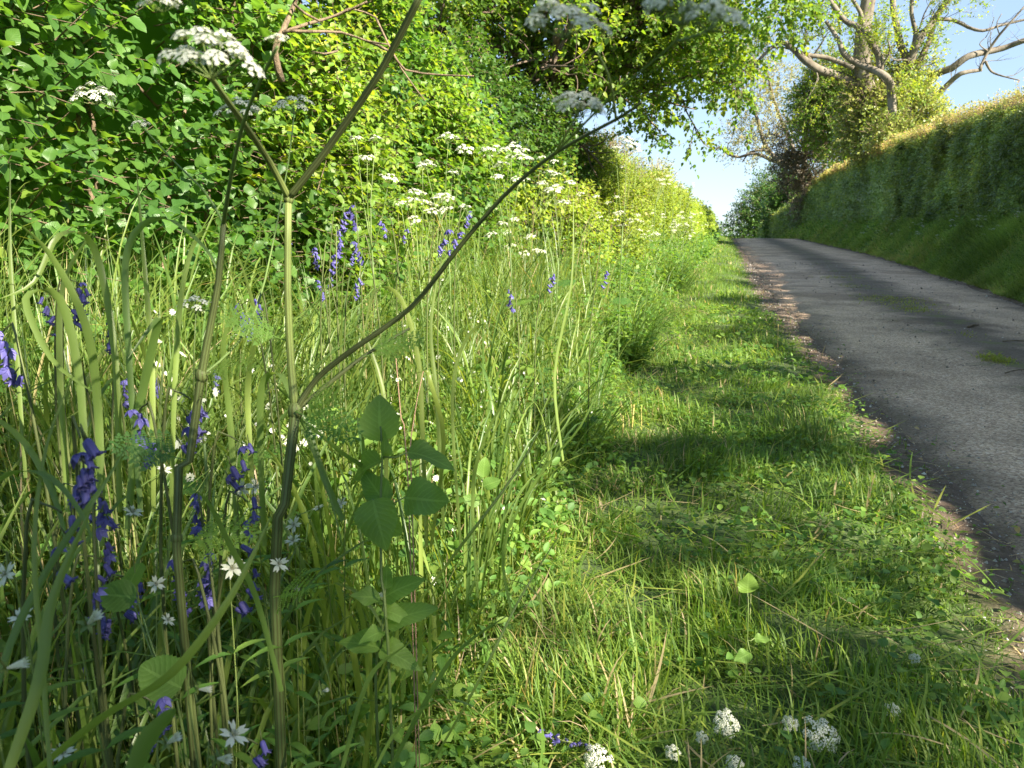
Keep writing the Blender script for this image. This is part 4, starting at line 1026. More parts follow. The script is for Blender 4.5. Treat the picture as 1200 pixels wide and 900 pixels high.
def umbel_obj(root, origin, *a):
    B = Buf(); B2 = Buf(); umbel(B, B2, *a); u = B.build('umbel', M_STEM, root, origin=origin)
    f = B2.build('florets', M_WHITE, None, origin=origin); f.parent = u; f.location = (0, 0, 0)
def fern(B, p, d, n, s, mat=0):
    p = np.array([p], float); d = nrm(np.array([d], float)); n = nrm(np.array([n], float))
    scatter(B, T_FERN, p, d, n, s, rng.random(1), mat)

def node_r(B, p, r, mat=0):
    tube(B, [p-np.array([0, 0, r*1.2]), p-np.array([0, 0, r*.4]), p+np.array([0, 0, r*.5]), p+np.array([0, 0, r*1.3])], [r*.8, r*1.15, r*1.1, r*.7], 9, mat, .3)

def parsley(name, label, group, base, fork, heads, r=.0035, leaves=3, Rr=.03, petals=True, rays=10, florets=11, lsize=.16, stemmat=None):
    """cow parsley: heads = [(hub point, radius)]; one stem, one fork point"""
    root = empty(name, base, label, 'wildflower', group)
    base = np.array(base, float); fork = np.array(fork, float)
    B = Buf(); mid = (base+fork)/2+rand3(1)[0]*.02
    tube(B, [base-np.array([0, 0, .02]), mid, fork], [r, r*.9, r*.75], 7, 0, .5, smoothn=1)
    hs = []
    for h, R2 in heads:
        h = np.array(h, float); hub = h-np.array([0, 0, R2*.8]); m = (fork+hub)/2+np.array([0, 0, -.02])+rand3(1)[0]*.015
        tube(B, [fork, m, hub], [r*.6, r*.45, r*.3], 6, 0, .7, smoothn=1); hs.append((hub, R2, hub-m))
    B.build('stem', stemmat or M_STEM, root, origin=base)
    for hub, R2, d in hs:
        umbel_obj(root, hub, hub, nrm(d)*.4+np.array([0, -.15, .8])+rand3(1)[0]*.3, R2, rays, florets, petals)
    for i in range(leaves):
        B = Buf(); t = random.uniform(.15, .9); p = base+(fork-base)*t; a = random.uniform(0, 2*PI)
        fern(B, p, (math.cos(a), math.sin(a), .5), (-.3*math.cos(a), -.3*math.sin(a), 1), lsize*random.uniform(.7, 1.3)); B.build('leaf', M_HERB, root, origin=p)
    return root

def ground_under(p, dx=0.0, dy=0.0):
    x, y = float(p[0])+dx, float(p[1])+dy; return np.array([x, y, float(gz(x, y))])

# ---- the big cow parsley in front
def build_big_parsley():
    D = .86
    base = ground_under(at(312, 800, D)); base[2] -= .02
    root = empty('cow_parsley', base, 'tall cow parsley with thick forked dark stems in front of everything', 'wildflower')
    B = Buf()
    low = [base, at(322, 690, D+.01), at(334, 590, D), at(346, 482, D)]
    tube(B, low, [.0066, .006, .0056, .0058], 10, 0, .35, smoothn=1); node_r(B, at(346, 482, D), .0072)
    tube(B, [at(346, 482, D), at(341, 430, D), at(337, 340, D-.02), at(338, 232, D-.03)], [.0048, .0044, .004, .0038], 9, 0, .6, smoothn=1); node_r(B, at(338, 232, D-.03), .005)
    B.build('stem', M_PSTEM, root, origin=base)
    def br(path, r, rn=.3, mat=M_PSTEM, sides=8):
        B = Buf(); pts = [at(*p) for p in path]; tube(B, pts, np.linspace(r[0], r[1], len(pts)), sides, 0, rn, smoothn=2); B.build('branch', mat, root, origin=pts[0]); return pts
    br([(338, 232, .83), (372, 190, .8), (408, 140, .77), (448, 80, .73), (496, -12, .68)], (.0042, .0034), .15)
    br([(338, 232, .83), (316, 190, .78), (288, 148, .7), (262, 112, .6), (247, 90, .54)], (.0038, .0018), .6)
    br([(346, 482, .86), (372, 443, .85), (420, 405, .82), (482, 360, .79), (530, 300, .75), (588, 232, .71), (650, 180, .66), (722, 140, .6), (752, 120, .57)], (.0036, .0009), .1)
    br([(346, 482, .86), (385, 450, .87), (430, 415, .88), (480, 385, .9)], (.003, .0015), .2)
    br([(722, 140, .6), (715, 95, .52), (700, 62, .46)], (.0011, .0007), .6, M_STEM, 6)
    for (px, py, d, R2) in [(246, 66, .5, .031), (662, 22, .41, .022), (676, 122, .46, .017), (800, 6, .36, .02), (836, 20, .4, .017)]:
        h = at(px, py, d); umbel_obj(root, h, h-np.array([0, 0, R2*.45]), np.array([.15, -.2, 1]), R2, 14, 20, True, .5, .95)
    br([(650, 180, .66), (668, 150, .55), (678, 128, .47)], (.001, .0006), .6, M_STEM, 6)
    br([(650, 180, .66), (720, 110, .5), (790, 50, .42), (800, 14, .37)], (.001, .0006), .6, M_STEM, 6)
    br([(790, 50, .42), (826, 38, .4), (836, 26, .4)], (.0008, .0006), .6, M_STEM, 6)
    for (p, dirp, s) in [((346, 482, .85), (430, 440, .8), .12), ((425, 418, .86), (520, 380, .86), .11), ((338, 400, .86), (250, 355, .8), .14), ((320, 700, .85), (400, 660, .75), .13), ((338, 232, .83), (290, 220, .78), .07), ((346, 482, .85), (460, 520, .8), .13)]:
        a = at(*p); b = at(*dirp); B = Buf(); fern(B, a, b-a+np.array([0, 0, .01]), (.3, -.5, .9), s*.62); B.build('leaf', M_HERB, root, origin=a)
    # second stem to its left
    base = ground_under(at(205, 700, .8)); base[2] -= .02
    root = empty('cow_parsley', base, 'second tall cow parsley, slimmer dark stem left of the forked one', 'wildflower')
    B = Buf(); tube(B, [base, at(207, 640, .82), at(222, 540, .82), at(236, 440, .81), at(247, 380, .8), at(256, 330, .79), at(262, 262, .78)], [.0048, .0046, .0042, .0045, .0038, .0034, .0028], 9, 0, .3, smoothn=1)
    node_r(B, at(236, 440, .81), .0056); node_r(B, at(207, 630, .82), .0054); B.build('stem', M_PSTEM, root, origin=base)
    for path, r in [([(262, 262, .78), (272, 200, .7), (290, 130, .62), (325, 55, .55)], .0022), ([(262, 262, .78), (240, 225, .85), (205, 190, .95), (150, 130, 1.1)], .0015), ([(236, 440, .81), (280, 400, .85), (310, 330, .9), (338, 190, 1.0)], .0016)]:
        B = Buf(); pts = [at(*p) for p in path]; tube(B, pts, np.linspace(r, r*.55, len(pts)), 7, 0, .6, smoothn=2); B.build('branch', M_STEM, root, origin=pts[0])
    for (px, py, d, R2) in [(112, 112, 1.15, .031), (345, 122, 1.05, .028), (282, 128, .8, .022), (165, 145, 1.05, .012), (325, 45, .54, .008), (190, 2, .5, .014)]:
        h = at(px, py, d); umbel_obj(root, h, h-np.array([0, 0, R2*.45]), np.array([.1, -.2, 1]), R2, 12, 18, True, .5, .95)
    B = Buf(); pts = [at(150, 130, 1.1), at(128, 124, 1.13), at(113, 118, 1.15)]; tube(B, pts, [.001, .0009, .0008], 6, 0, .6); B.build('branch', M_STEM, root, origin=pts[0]); B = Buf(); tube(B, [at(338, 190, 1.0), at(343, 150, 1.03), at(345, 128, 1.05)], [.001, .0009, .0008], 6, 0, .6)
    B.build('branch', M_STEM, root, origin=pts[0])
    for (p, dirp, s) in [((222, 540, .82), (120, 500, .8), .14), ((236, 440, .81), (320, 400, .76), .12), ((207, 640, .82), (320, 600, .8), .15)]:
        a = at(*p); b = at(*dirp); B = Buf(); fern(B, a, b-a, (.2, -.5, .9), s*.58); B.build('leaf', M_HERB, root, origin=a)
build_big_parsley()

def more_parsley():
    G = 'cow parsley along the foot of the left hedge'
    def px_plant(label, d, heads, dz=.25, R2=.03, base_dx=0, leaves=4, group=G, petals=True):
        hp = [(at(px, py, d+random.uniform(-.12, .12)), R2*s) for px, py, s in heads]
        c = np.mean([h for h, _ in hp], 0); b = ground_under(c, base_dx, random.uniform(-.1, .1))
        fork = b*.35+c*.65; fork[2] = b[2]+(c[2]-b[2])*.68
        parsley('cow_parsley', label, group, b, fork, hp, .004, leaves, petals=petals)
    px_plant('cow parsley with a cream flower head beside the dark stems at mid height', 1.5, [(228, 350, 1.15)], leaves=3)
    px_plant('cow parsley with four white heads against the dark shrub, upper middle', 3.5, [(500, 190, 1), (525, 157, 1.1), (545, 172, 1), (530, 200, .7)], R2=.045)
    px_plant('cow parsley with the brightest cluster of white heads below the tree trunk', 3.7, [(575, 172, 1), (600, 170, 1.15), (612, 182, 1), (607, 208, .8), (588, 190, .8)], R2=.05)
    px_plant('cow parsley with paler heads just right of the bright cluster', 4.2, [(650, 218, 1), (660, 235, .9), (645, 200, .8), (668, 212, .7)], R2=.05)
    px_plant('cow parsley with heads in front of the lime green leaves', 3.0, [(430, 182, 1), (440, 160, .8), (455, 205, 1), (418, 160, .8)], R2=.035)
    px_plant('low cow parsley with dim heads under the lime green leaves', 3.1, [(495, 192, .7), (505, 245, .9), (485, 222, .9), (470, 236, .7)], R2=.035)
    px_plant('cow parsley standing grey against the sky gap', 4.6, [(733, 162, 1), (742, 168, .8), (722, 172, .6)], R2=.055)
    lab = 'small distant cow parsley with white heads along the left hedge foot'
    for i in range(26):
        y = 4.5+22*(i/26)**1.5+random.uniform(-.2, .2); x = float(hL(y))+random.uniform(.1, .55); g = float(gz(x, y)); h = random.uniform(.8, 1.35)
        b = np.array([x, y, g]); fk = b+np.array([random.uniform(-.05, .1), random.uniform(-.1, .1), h*.65])
        hd = [(b+np.array([random.uniform(-.1, .22), random.uniform(-.2, .2), h*random.uniform(.85, 1.08)]), random.uniform(.03, .05)) for _ in range(random.randint(3, 6))]
        parsley('cow_parsley', lab, G, b, fk, hd, .004*(1+y/20), 2, petals=False, rays=9, florets=8, lsize=.2)
    lab = 'cow parsley in the weeds on top of the left hedge bank beyond the tree'
    for i in range(7):
        y = 12+i*2.2; x = float(hL(y))+.1; z = 2.2; b = np.array([x, y, float(gz(x, y))])
        hd = [(b+np.array([random.uniform(-.1, .25), random.uniform(-.5, .5), random.uniform(1.7, 2.1)]), .05) for _ in range(4)]
        parsley('tall_cow_parsley', lab, 'tall cow parsley beyond the tree', b, b+np.array([0.05, 0, 1.3]), hd, .008, 0, petals=False, rays=9, florets=8)
    lab = 'white weed flower head in the grass of the right bank'
    for i in range(26):
        y = 17+28*random.random()**1.6; x = float(aR(y))+random.uniform(.7, 1.2); b = np.array([x, y, float(gz(x, y))])
        hd = [(b+np.array([random.uniform(-.2, .05), random.uniform(-.25, .25), random.uniform(.18, .4)]), .04) for _ in range(3)]
        parsley('bank_flower', lab, 'white weeds flowering on the right bank', b, b+np.array([-.05, 0, .15]), hd, .006, 0, petals=False, rays=8, florets=6)
more_parsley()

# ---- heads cut by the mower lying on the verge
def cut_heads():
    for px, py, s, lb in [(851, 845, .026, 'white flower head lying in the mown grass, left of the big cream one'), (962, 858, .033, 'biggest cream flower head lying lit at the bottom of the verge'), (926, 846, .016, 'small cream flower head between the two larger fallen ones'),
                          (822, 863, .012, 'dull fallen flower head half hidden in the grass at the bottom'), (700, 884, .024, 'fallen flower head beside the fallen bluebell'), (788, 880, .014, 'lacy fallen flower head near the bottom edge, right of the bluebell'),
                          (940, 897, .018, 'fallen flower head cut by the bottom edge below the big cream one'), (860, 893, .016, 'faint fallen flower head at the bottom edge below the white one'), (1046, 830, .014, 'tiny pale fallen flower head on the lower verge, right of the cream one'), (1072, 770, .012, 'pale shred of flower head on the verge near the lane edge')]:
        # meet the ground about 9 cm up
        r = FWD+(px-600)/F_PX*RGT-(py-450)/F_PX*UPV; t = (.12-CH)/r[2]; h = EYE+r*t
        g = ground_under(h, random.uniform(-.03, .03), .03)
        root = empty('cut_flower_head', g, lb, 'flower head', 'flower heads cut off by the mower')
        umbel_obj(root, h, h-np.array([0, 0, s*.3]), np.array([random.uniform(-.3, .3), -.9, .8]), s, 14, 18, True, .75, 1.1)
        B = Buf(); tube(B, [g, (g+h)/2+np.array([.03, .01, 0]), h-np.array([0, 0, s*.3])], [.0022, .002, .0014], 6, 0, .8, smoothn=1); B.build('stem', M_STEM, root, origin=g)
cut_heads()

# ---- leafy weed clumps between the hedge foot and the mown strip
def weed_clumps():
    T_NET = leaf_tpl(5, lambda v: .33*math.sin(PI*min(1, v**.65))**.8, .25, .3, .2)
    for i in range(13):
        y = 3.3+i*.95+random.uniform(-.2, .2)+.06*i*i; x = float(xM(y))-random.uniform(.12, .55); r = random.uniform(.22, .34)*(1+y/30); h = random.uniform(.55, .85); g = float(gz(x, y)); b = np.array([x, y, g])
        root = empty('weed_clump', b, 'leafy green weed clump bulging from the tall grass toward the verge', 'weeds', 'weed clumps along the tall grass edge')
        n = 46; a = rng.uniform(0, 2*PI, n); q = np.sqrt(rng.random(n))*r; hh = h*(1-.55*(q/r)**2)*rng.uniform(.6, 1.1, n)
        base = b+np.stack([np.cos(a)*q*.6, np.sin(a)*q*.6, 0*q], 1); top = b+np.stack([np.cos(a)*q*1.3, np.sin(a)*q*1.3, hh], 1)
        B = Buf(); twigs(B, base, top, .0022, .0012, .5, 0); B.build('stem', M_STEM, root, origin=b)
        B = Buf()
        for t in np.linspace(.25, 1, 7):
            P = base+(top-base)*t; a0 = rng.uniform(0, PI, n)
            for sg in (0, PI):
                d = nrm(np.stack([np.cos(a0+sg), np.sin(a0+sg), rng.uniform(-.3, .3, n)], 1)); scatter(B, T_NET, P, d, nrm(np.array([0, 0, 1])+rand3(n)*.3), (.075-.035*t)*rng.uniform(.7, 1.2, n)*(1+y/40), rng.random(n))
        B.build('foliage', [M_HERB], root, origin=b)
weed_clumps()

# ---- bluebells
def bell_mesh():
    B = Buf(); n = 12; rings = [(0, .25), (.08, .75), (.3, .95), (.6, .9), (.8, .95), (.93, 1.25), (1.0, 1.75), (.93, 2.1)]
    V = []; I = []
    for k, (h, r) in enumerate(rings):
        for j in range(n):
            a = j*2*PI/n; rr = r*.0036; hh = h
            if j % 2 and k >= 5: rr *= .62-.12*(k-5); hh -= .05*(k-4)
            elif j % 2: rr *= .93
            V.append((rr*math.cos(a), rr*math.sin(a), -hh*.0165)); I.append((.25+.5*h+(.2 if j % 2 == 0 else -.15), 0, h))
    q = [(k*n+j, k*n+(j+1) % n, (k+1)*n+(j+1) % n, (k+1)*n+j) for k in range(len(rings)-1) for j in range(n)]
    B.add(np.array(V), [np.array(q)], np.array(I), 0)
    tube(B, [(.003, 0, .012), (.001, 0, .005), (0, 0, -.001)], [.0006, .0008, .0012], 6, 1, .3)
    o = B.build('bell', [M_BLUE, M_PSTEM]); me = o.data; bpy.data.objects.remove(o); return me
BELL = bell_mesh()
def open_bell_mesh():
    B = Buf(); P = np.zeros((6, 3)); a = np.arange(6)*PI/3
    d = nrm(np.stack([np.cos(a), np.sin(a), -.5+0*a], 1))
    V, T, Q, uv = T_LANCE
    scatter(B, T_LANCE, P, d, np.tile([0, 0, 1.0], (6, 1)), .013, rng.uniform(.3, 1, 6), 0, 1.4)
    twigs(B, np.zeros((4, 3)), np.stack([np.cos(a[:4])*.003, np.sin(a[:4])*.003, -.008+0*a[:4]], 1), .0006, .0008, .9, 1)
    o = B.build('bell', [M_BLUE, M_CREAM]); me = o.data; bpy.data.objects.remove(o); return me
OPEN = open_bell_mesh()

def bluebell(top, label, group, h=None, nb=8, az=None, sc=1.0, leaf=True):
    sc = sc*.88
    top = np.array(top, float); az = random.uniform(0, 2*PI) if az is None else az
    dx, dy = math.cos(az), math.sin(az)
    base = ground_under(top, -dx*.04, -dy*.04)
    root = empty('bluebell', base, label, 'wildflower', group)
    H = top[2]-base[2]
    sp = [base, base+np.array([0, 0, H*.5]), base+np.array([dx*.005, dy*.005, H*.78]), top+np.array([-dx*.012, -dy*.012, -.012*sc]), top+np.array([0, 0, .004]), top+np.array([dx*.018*sc, dy*.018*sc, -.006*sc])]
    B = Buf(); tube(B, sp, [.0026, .0024, .002, .0016, .0012, .0008], 7, 0, .2, smoothn=1); B.build('stem', M_PSTEM, root, origin=base)
    nb = nb+2
    for i in range(nb):
        t = i/max(1, nb-1); L = .058*sc
        p = top+np.array([dx*.018*sc*(1-t*1.3), dy*.018*sc*(1-t*1.3), -.004-L*t*.95])
        o = bpy.data.objects.new('bell', OPEN if random.random() < .3 else BELL); COL.objects.link(o); o.parent = root
        o.location = Vector([float(v) for v in (p+np.array([dx, dy, 0])*.008*sc+rand3(1)[0]*.006*sc-base)])
        s = sc*random.uniform(.85, 1.2); o.scale = (s, s, s)
        tilt = .25+.9*t*random.uniform(.5, 1.2)
        o.rotation_euler = (Vector((0, 0, 1)).rotation_difference(Vector((-dx*tilt+random.uniform(-.3, .3), -dy*tilt+random.uniform(-.3, .3), 1)).normalized())).to_euler()
    if leaf:
        B = Buf(); k = 4
        ribbons(B, np.repeat(base[None], k, 0), rng.uniform(0, 2*PI, k), rng.uniform(.2, .34, k), .011, rng.uniform(.2, .5, k), rng.uniform(.8, 1.8, k), rng.uniform(.1, .5, k), 7, fold=True, pw=1.5)
        B.build('leaves', M_TALL, root, origin=base)
    return root

GB = 'bluebells among the tall grass'
for px, py, d, nb, sc, az, lb in [
    (88, 500, .66, 9, 1.15, -.6, 'nearest bluebell with stacked violet bells at the left edge'),
    (205, 462, .84, 7, 1.15, 0.2, 'bluebell with nodding bells touching the second parsley stem'),
    (172, 478, .86, 6, 1.1, 2.8, 'bluebell with drooping bells just left of the nodding one'),
    (262, 512, .92, 4, 1.1, .3, 'small bluebell tuft between the two dark stems'),
    (275, 582, .9, 4, 1.05, .1, 'bluebell low between the stems beside the white flowers'),
    (244, 655, .86, 8, 1.0, 2.4, 'tall thin bluebell with sparse bells low left of the forked stem'),
    (222, 660, .84, 4, 1.0, 3.0, 'bluebell tuft low against the second parsley stem'),
    (272, 668, .9, 5, 1.0, .5, 'bluebell behind the lowest big stitchwort flower'),
    (75, 335, 1.25, 6, 1.2, .4, 'bluebell in the grass below the left shrub leaves'),
    (12, 385, .95, 7, 1.2, 2.9, 'bluebell cut by the left edge of the view'),
    (100, 655, .8, 3, .9, 1.0, 'fading dark bluebell low at the left'),
    (160, 818, .72, 3, 1.0, .3, 'low bluebell below the round scalloped leaf'),
    (282, 868, .74, 4, 1.0, .4, 'bluebell at the bottom edge beside the white flowers'),
    (48, 595, .62, 2, 1.0, .4, 'single violet bud at the far left'),
    (395, 245, 2.4, 7, 1.3, .4, 'left bluebell of the group below the lime green leaves'),
    (415, 240, 2.5, 7, 1.3, 2.4, 'right bluebell of the group below the lime green leaves'),
    (385, 285, 2.1, 7, 1.3, 1.0, 'bluebell just below the hedge group'),
    (512, 268, 2.3, 6, 1.4, .1, 'bluebell beside the long diagonal stem'),
    (525, 270, 2.4, 5, 1.4, .3, 'bluebell pressed against the one by the diagonal stem'),
    (640, 318, 2.9, 5, 1.2, .3, 'bluebell in the middle of the tall grass'),
    (602, 340, 2.7, 5, 1.2, 2.4, 'lower bluebell in the middle of the tall grass'),
    (704, 315, 3.2, 4, 1.2, .4, 'dim bluebell near the right side of the tall grass')]:
    bluebell(at(px, py, d), lb, GB, None, nb, az, sc)
for i in range(28):
    if i < 11: px, py, d = random.uniform(330, 560), random.uniform(240, 330), random.uniform(1.8, 3.2)
    elif i < 20: px, py, d = random.uniform(40, 330), random.uniform(330, 440), random.uniform(1.2, 2.0)
    else: px, py, d = random.uniform(30, 310), random.uniform(540, 760), random.uniform(.8, 1.3)
    p = at(px, py, d)
    if p[0] > xM(p[1])-.05 or p[2] < gz(p[0], p[1])+.12: continue
    bluebell(p, 'small bluebell half hidden among grass blades on the left', GB, None, random.randint(3, 6), None, 1.0, False)
# fallen bluebell
p = np.array([*at(650, 866, 1.66)[:2], 0]); r_ = FWD+(650-600)/F_PX*RGT-(866-450)/F_PX*UPV; p = EYE+r_*((.10-CH)/r_[2])
root = empty('cut_bluebell', ground_under(p), 'cut bluebell lying on the mown grass at the bottom', 'wildflower')
B = Buf(); tube(B, [p+np.array([-.03, 0, 0]), p, p+np.array([.06, .0, .0])], [.002, .002, .001], 6, 0, .3); B.build('stem', M_PSTEM, root, origin=p)
for i in range(9):
    o = bpy.data.objects.new('bell', BELL if i % 3 else OPEN); COL.objects.link(o); o.parent = root
    o.location = Vector([float(v) for v in (p+np.array([-.035+.012*i, random.uniform(-.01, .01), .004])-np.array(root.location))])
    o.rotation_euler = (random.uniform(.6, 1.6), random.uniform(-.5, .5), random.uniform(0, 6))

# ---- greater stitchwort
def stitch_meshes():
    B = Buf(); a = np.concatenate([np.arange(5)*2*PI/5-.17, np.arange(5)*2*PI/5+.17]); k = 10
    d = nrm(np.stack([np.cos(a), np.sin(a), .22+rng.normal(0, .06, k)], 1))
    scatter(B, LOBE, np.zeros((k, 3)), d, np.tile([0, 0, 1.0], (k, 1)), .0125*rng.uniform(.92, 1.08, k), rng.random(k), 0, 1.15)
    o = B.build('petals', [M_WHITE]); pet = o.data; bpy.data.objects.remove(o)
    B = Buf(); k = 9; a = np.arange(k)*2*PI/k
    twigs(B, np.zeros((k, 3)), np.stack([np.cos(a)*.0028, np.sin(a)*.0028, .0045+0*a], 1), .00025, .00045, .9, 0)
    o = B.build('stamens', [M_CREAM]); sta = o.data; bpy.data.objects.remove(o)
    B = Buf(); k = 5; a = np.arange(k)*2*PI/k
    scatter(B, T_LANCE, np.tile([0, 0, -.0012], (k, 1)), nrm(np.stack([np.cos(a), np.sin(a), .15+0*a], 1)), np.tile([0, 0, 1.0], (k, 1)), .0075, rng.random(k), 0, 1.2)
    o = B.build('sepals', [M_STEM]); sep = o.data; bpy.data.objects.remove(o)
    # half-closed bud
    B = Buf(); k = 10; a = np.arange(k)*2*PI/k
    scatter(B, LOBE, np.zeros((k, 3)), nrm(np.stack([np.cos(a)*.4, np.sin(a)*.4, 1+0*a], 1)), nrm(np.stack([-np.cos(a), -np.sin(a), .3+0*a], 1)), .0115, rng.random(k), 0, 1.3)
    o = B.build('petals', [M_WHITE]); bud = o.data; bpy.data.objects.remove(o)
    # tiny one-mesh flower
    B = Buf(); a = np.arange(5)*2*PI/5; k = 5
    scatter(B, PET, np.zeros((k, 3)), nrm(np.stack([np.cos(a), np.sin(a), .25+0*a], 1)), np.tile([0, 0, 1.0], (k, 1)), .0095, rng.random(k), 0, .95)
    tube(B, [(0, 0, -.07), (.004, .002, -.03), (0, 0, -.001)], [.0005, .0005, .0006], 4, 1, .7)
    o = B.build('stitchwort', [M_WHITE, M_STEM]); tiny = o.data; bpy.data.objects.remove(o)
    return pet, sta, sep, bud, tiny
PETM, STAM, SEPM, BUDM, TINYM = stitch_meshes()

def stitchwort(p, label, group, face, sc=1.0, bud=False, hgt=None):
    p = np.array(p, float); base = ground_under(p, random.uniform(-.06, .02), random.uniform(-.03, .05))
    root = empty('stitchwort', base, label, 'wildflower', group)
    B = Buf(); f = np.array(face)/np.linalg.norm(face)
    tube(B, [base, base+(p-base)*.5+rand3(1)[0]*.012, p-f*.012*sc-np.array([0, 0, .006]), p-f*.001], [.0008, .0008, .0007, .0009], 5, 0, .8, smoothn=1)
    st = B.build('stem', M_STEM, root, origin=base)
    q = Vector((0, 0, 1)).rotation_difference(Vector([float(c) for c in f])).to_euler()
    for me in ((BUDM, SEPM) if bud else (PETM, STAM, SEPM)):
        o = bpy.data.objects.new(me.name, me); o.name = me.name.split('.')[0]; COL.objects.link(o); o.parent = root
        o.location = Vector([float(v) for v in (p-base)]); o.rotation_euler = q; o.scale = (sc, sc, sc*(1.25 if bud else 1))
    # narrow paired leaves
    B = Buf(); k = 8; t = np.repeat(np.linspace(.3, .85, 4), 2); P = base+(p-base)*t[:, None]; a = np.tile([0, PI], 4)+np.repeat(np.arange(4)*1.4, 2)
    scatter(B, T_LANCE, P, nrm(np.stack([np.cos(a), np.sin(a), .3+0*a], 1)), np.tile([0, 0, 1.0], (k, 1)), .045, rng.random(k), 0, .55)
    B.build('leaves', M_HERB, root, origin=base)

GS = 'white stitchwort among the tall grass'
tocam = lambda p: (EYE-p)/np.linalg.norm(EYE-p)
for px, py, d, sc, bud, lb in [
    (103, 731, .58, 1.1, True, 'half closed white stitchwort seen from the side at lower left'),
    (326, 661, .86, 1.0, False, 'fully open white stitchwort star low in front of the forked stem'),
    (272, 666, .84, 1.15, False, 'large tilted stitchwort star just left of the forked stem'),
    (300, 570, .98, 1.05, False, 'open stitchwort star high between the two dark stems'),
    (283, 572, .99, 1.0, False, 'stitchwort star touching the high open one, on its left'),
    (345, 615, .98, .95, False, 'stitchwort just right of the forked stem at middle height'),
    (343, 634, .96, .9, False, 'stitchwort directly below the one right of the forked stem'),
    (192, 551, 1.0, .85, False, 'stitchwort below the nodding bluebells'),
    (155, 601, .86, 1.0, False, 'pale stitchwort cluster flower left of the second stem'),
    (183, 684, .8, .8, False, 'small stitchwort seen side on between grass blades at the lower left'),
    (25, 724, .66, .9, False, 'stitchwort hanging near the left edge, lower'),
    (7, 673, .6, .85, False, 'stitchwort cut by the left edge'),
    (8, 783, .52, 1.0, True, 'closed stitchwort bud at the left edge near the bottom'),
    (233, 808, .6, .75, True, 'long closed stitchwort bud below the round leaf'),
    (196, 871, .62, 1.0, True, 'half open stitchwort at the bottom left'),
    (273, 862, .66, 1.15, False, 'drooping stitchwort star at the bottom beside the bluebell'),
    (255, 889, .6, 1.0, True, 'stitchwort bud cut by the bottom edge'),
    (73, 884, .66, .9, False, 'ragged stitchwort at the bottom left corner'),
    (196, 727, .8, .7, False, 'thin sideways stitchwort star above the round leaf'),
    (317, 707, .9, .7, True, 'small bud below the fully open star'),
    (373, 596, 1.1, .8, False, 'stitchwort right of the forked stem near the leafy herb'),
    (400, 590, 1.05, .8, False, 'side-on stitchwort above the two broad leaves'),
    (378, 810, .8, .6, True, 'tiny bud in the shade at the bottom middle')]:
    p = at(px, py, d); f = tocam(p)*.7+rand3(1)[0]*.75+np.array([0, 0, .25])
    if bud: f = np.array([.7, .1, .25])+rand3(1)[0]*.3
    stitchwort(p, lb, GS, f, sc, bud)
nt_ = 0
while nt_ < 290:
    u = random.random()
    if u < .7: px, py, d = random.gauss(610, 90), random.gauss(465, 75), random.uniform(1.5, 4.2)
    elif u < .85: px, py, d = random.uniform(330, 520), random.uniform(380, 700), random.uniform(1.0, 1.7)
    else: px, py, d = random.uniform(180, 480), random.uniform(330, 560), random.uniform(1.2, 2.2)
    p = at(px, py, d); g = float(gz(p[0], p[1])); dep = float(xM(p[1]))-p[0]
    if dep < -.05 or dep > 1.6 or p[2]-g < .08 or p[2]-g > .2+min(.45, dep*.7): continue
    nt_ += 1
    o = bpy.data.objects.new('small_stitchwort', TINYM); COL.objects.link(o)
    tag(o, 'tiny white stitchwort flower among the sunlit tall grass', 'wildflower', 'tiny stitchwort flowers in the tall grass')
    f = nrm(tocam(p)*.5+rand3(1)[0]*.7+np.array([.3, 0, .5])); s = random.uniform(.8, 1.45)
    o.location = Vector([float(v) for v in p]); o.scale = (s, s, s); o.rotation_euler = Vector((0, 0, 1)).rotation_difference(Vector([float(v) for v in f])).to_euler()

# ---- broad leaved herbs
def leafy(name, label, cat, stem, leaves, tpl=T_SERR, r=.002, mat=None):
    pts = [at(*s) for s in stem]; base = ground_under(pts[0]); 
    root = empty(name, base, label, cat)
    B = Buf(); tube(B, [base]+pts, np.linspace(r, r*.6, len(pts)+1), 6, 0, .7, smoothn=1); B.build('stem', M_STEM, root, origin=base)
    allp = np.array(pts)
    for a, b, wf, nrmv in leaves:
        A = at(*a); C = at(b[0], b[1], a[2]+(b[2]-a[2])*.35); d = C-A; s = np.linalg.norm(d)*.82; B = Buf(); tp_ = tpl if tpl is not T_SERR else random.choice(SERRS)
        scatter(B, tp_, A[None], nrm(d)[None], nrm(np.array([nrmv], float)), s, rng.random(1), 0, wf)
        j = np.argmin(np.linalg.norm(allp-A, axis=1)); tube(B, [allp[j], (allp[j]+A)/2-np.array([0, 0, .004]), A], [.0011, .001, .0009], 5, 1, .7)
        B.build('leaf', [mat or M_BROAD, M_STEM], root, origin=A)
    return root
leafy('leafy_herb', 'herb with big toothed oval leaves right of the forked stem', 'plant', [(455, 760, .92), (447, 680, .92), (446, 590, .92), (448, 535, .93), (446, 500, .94)],
      [((474, 583, .9), (541, 592, .84), 1.15, (.1, -.9, .9)), ((437, 585, .92), (452, 655, .84), 1.15, (.3, -1, .5)), ((478, 530, .93), (545, 540, .9), .75, (0, -.5, 1)), ((446, 517, .94), (442, 448, .96), 1.15, (.4, -1, .2)), ((447, 540, .93), (462, 503, .9), .6, (1, -.3, .3)),
       ((430, 600, .93), (478, 632, 1.0), 1.1, (.1, -.8, .8)), ((446, 540, .93), (392, 560, 1.0), .9, (0, -.6, .9)), ((452, 590, .93), (420, 545, 1.0), .9, (0, -.6, .9))])
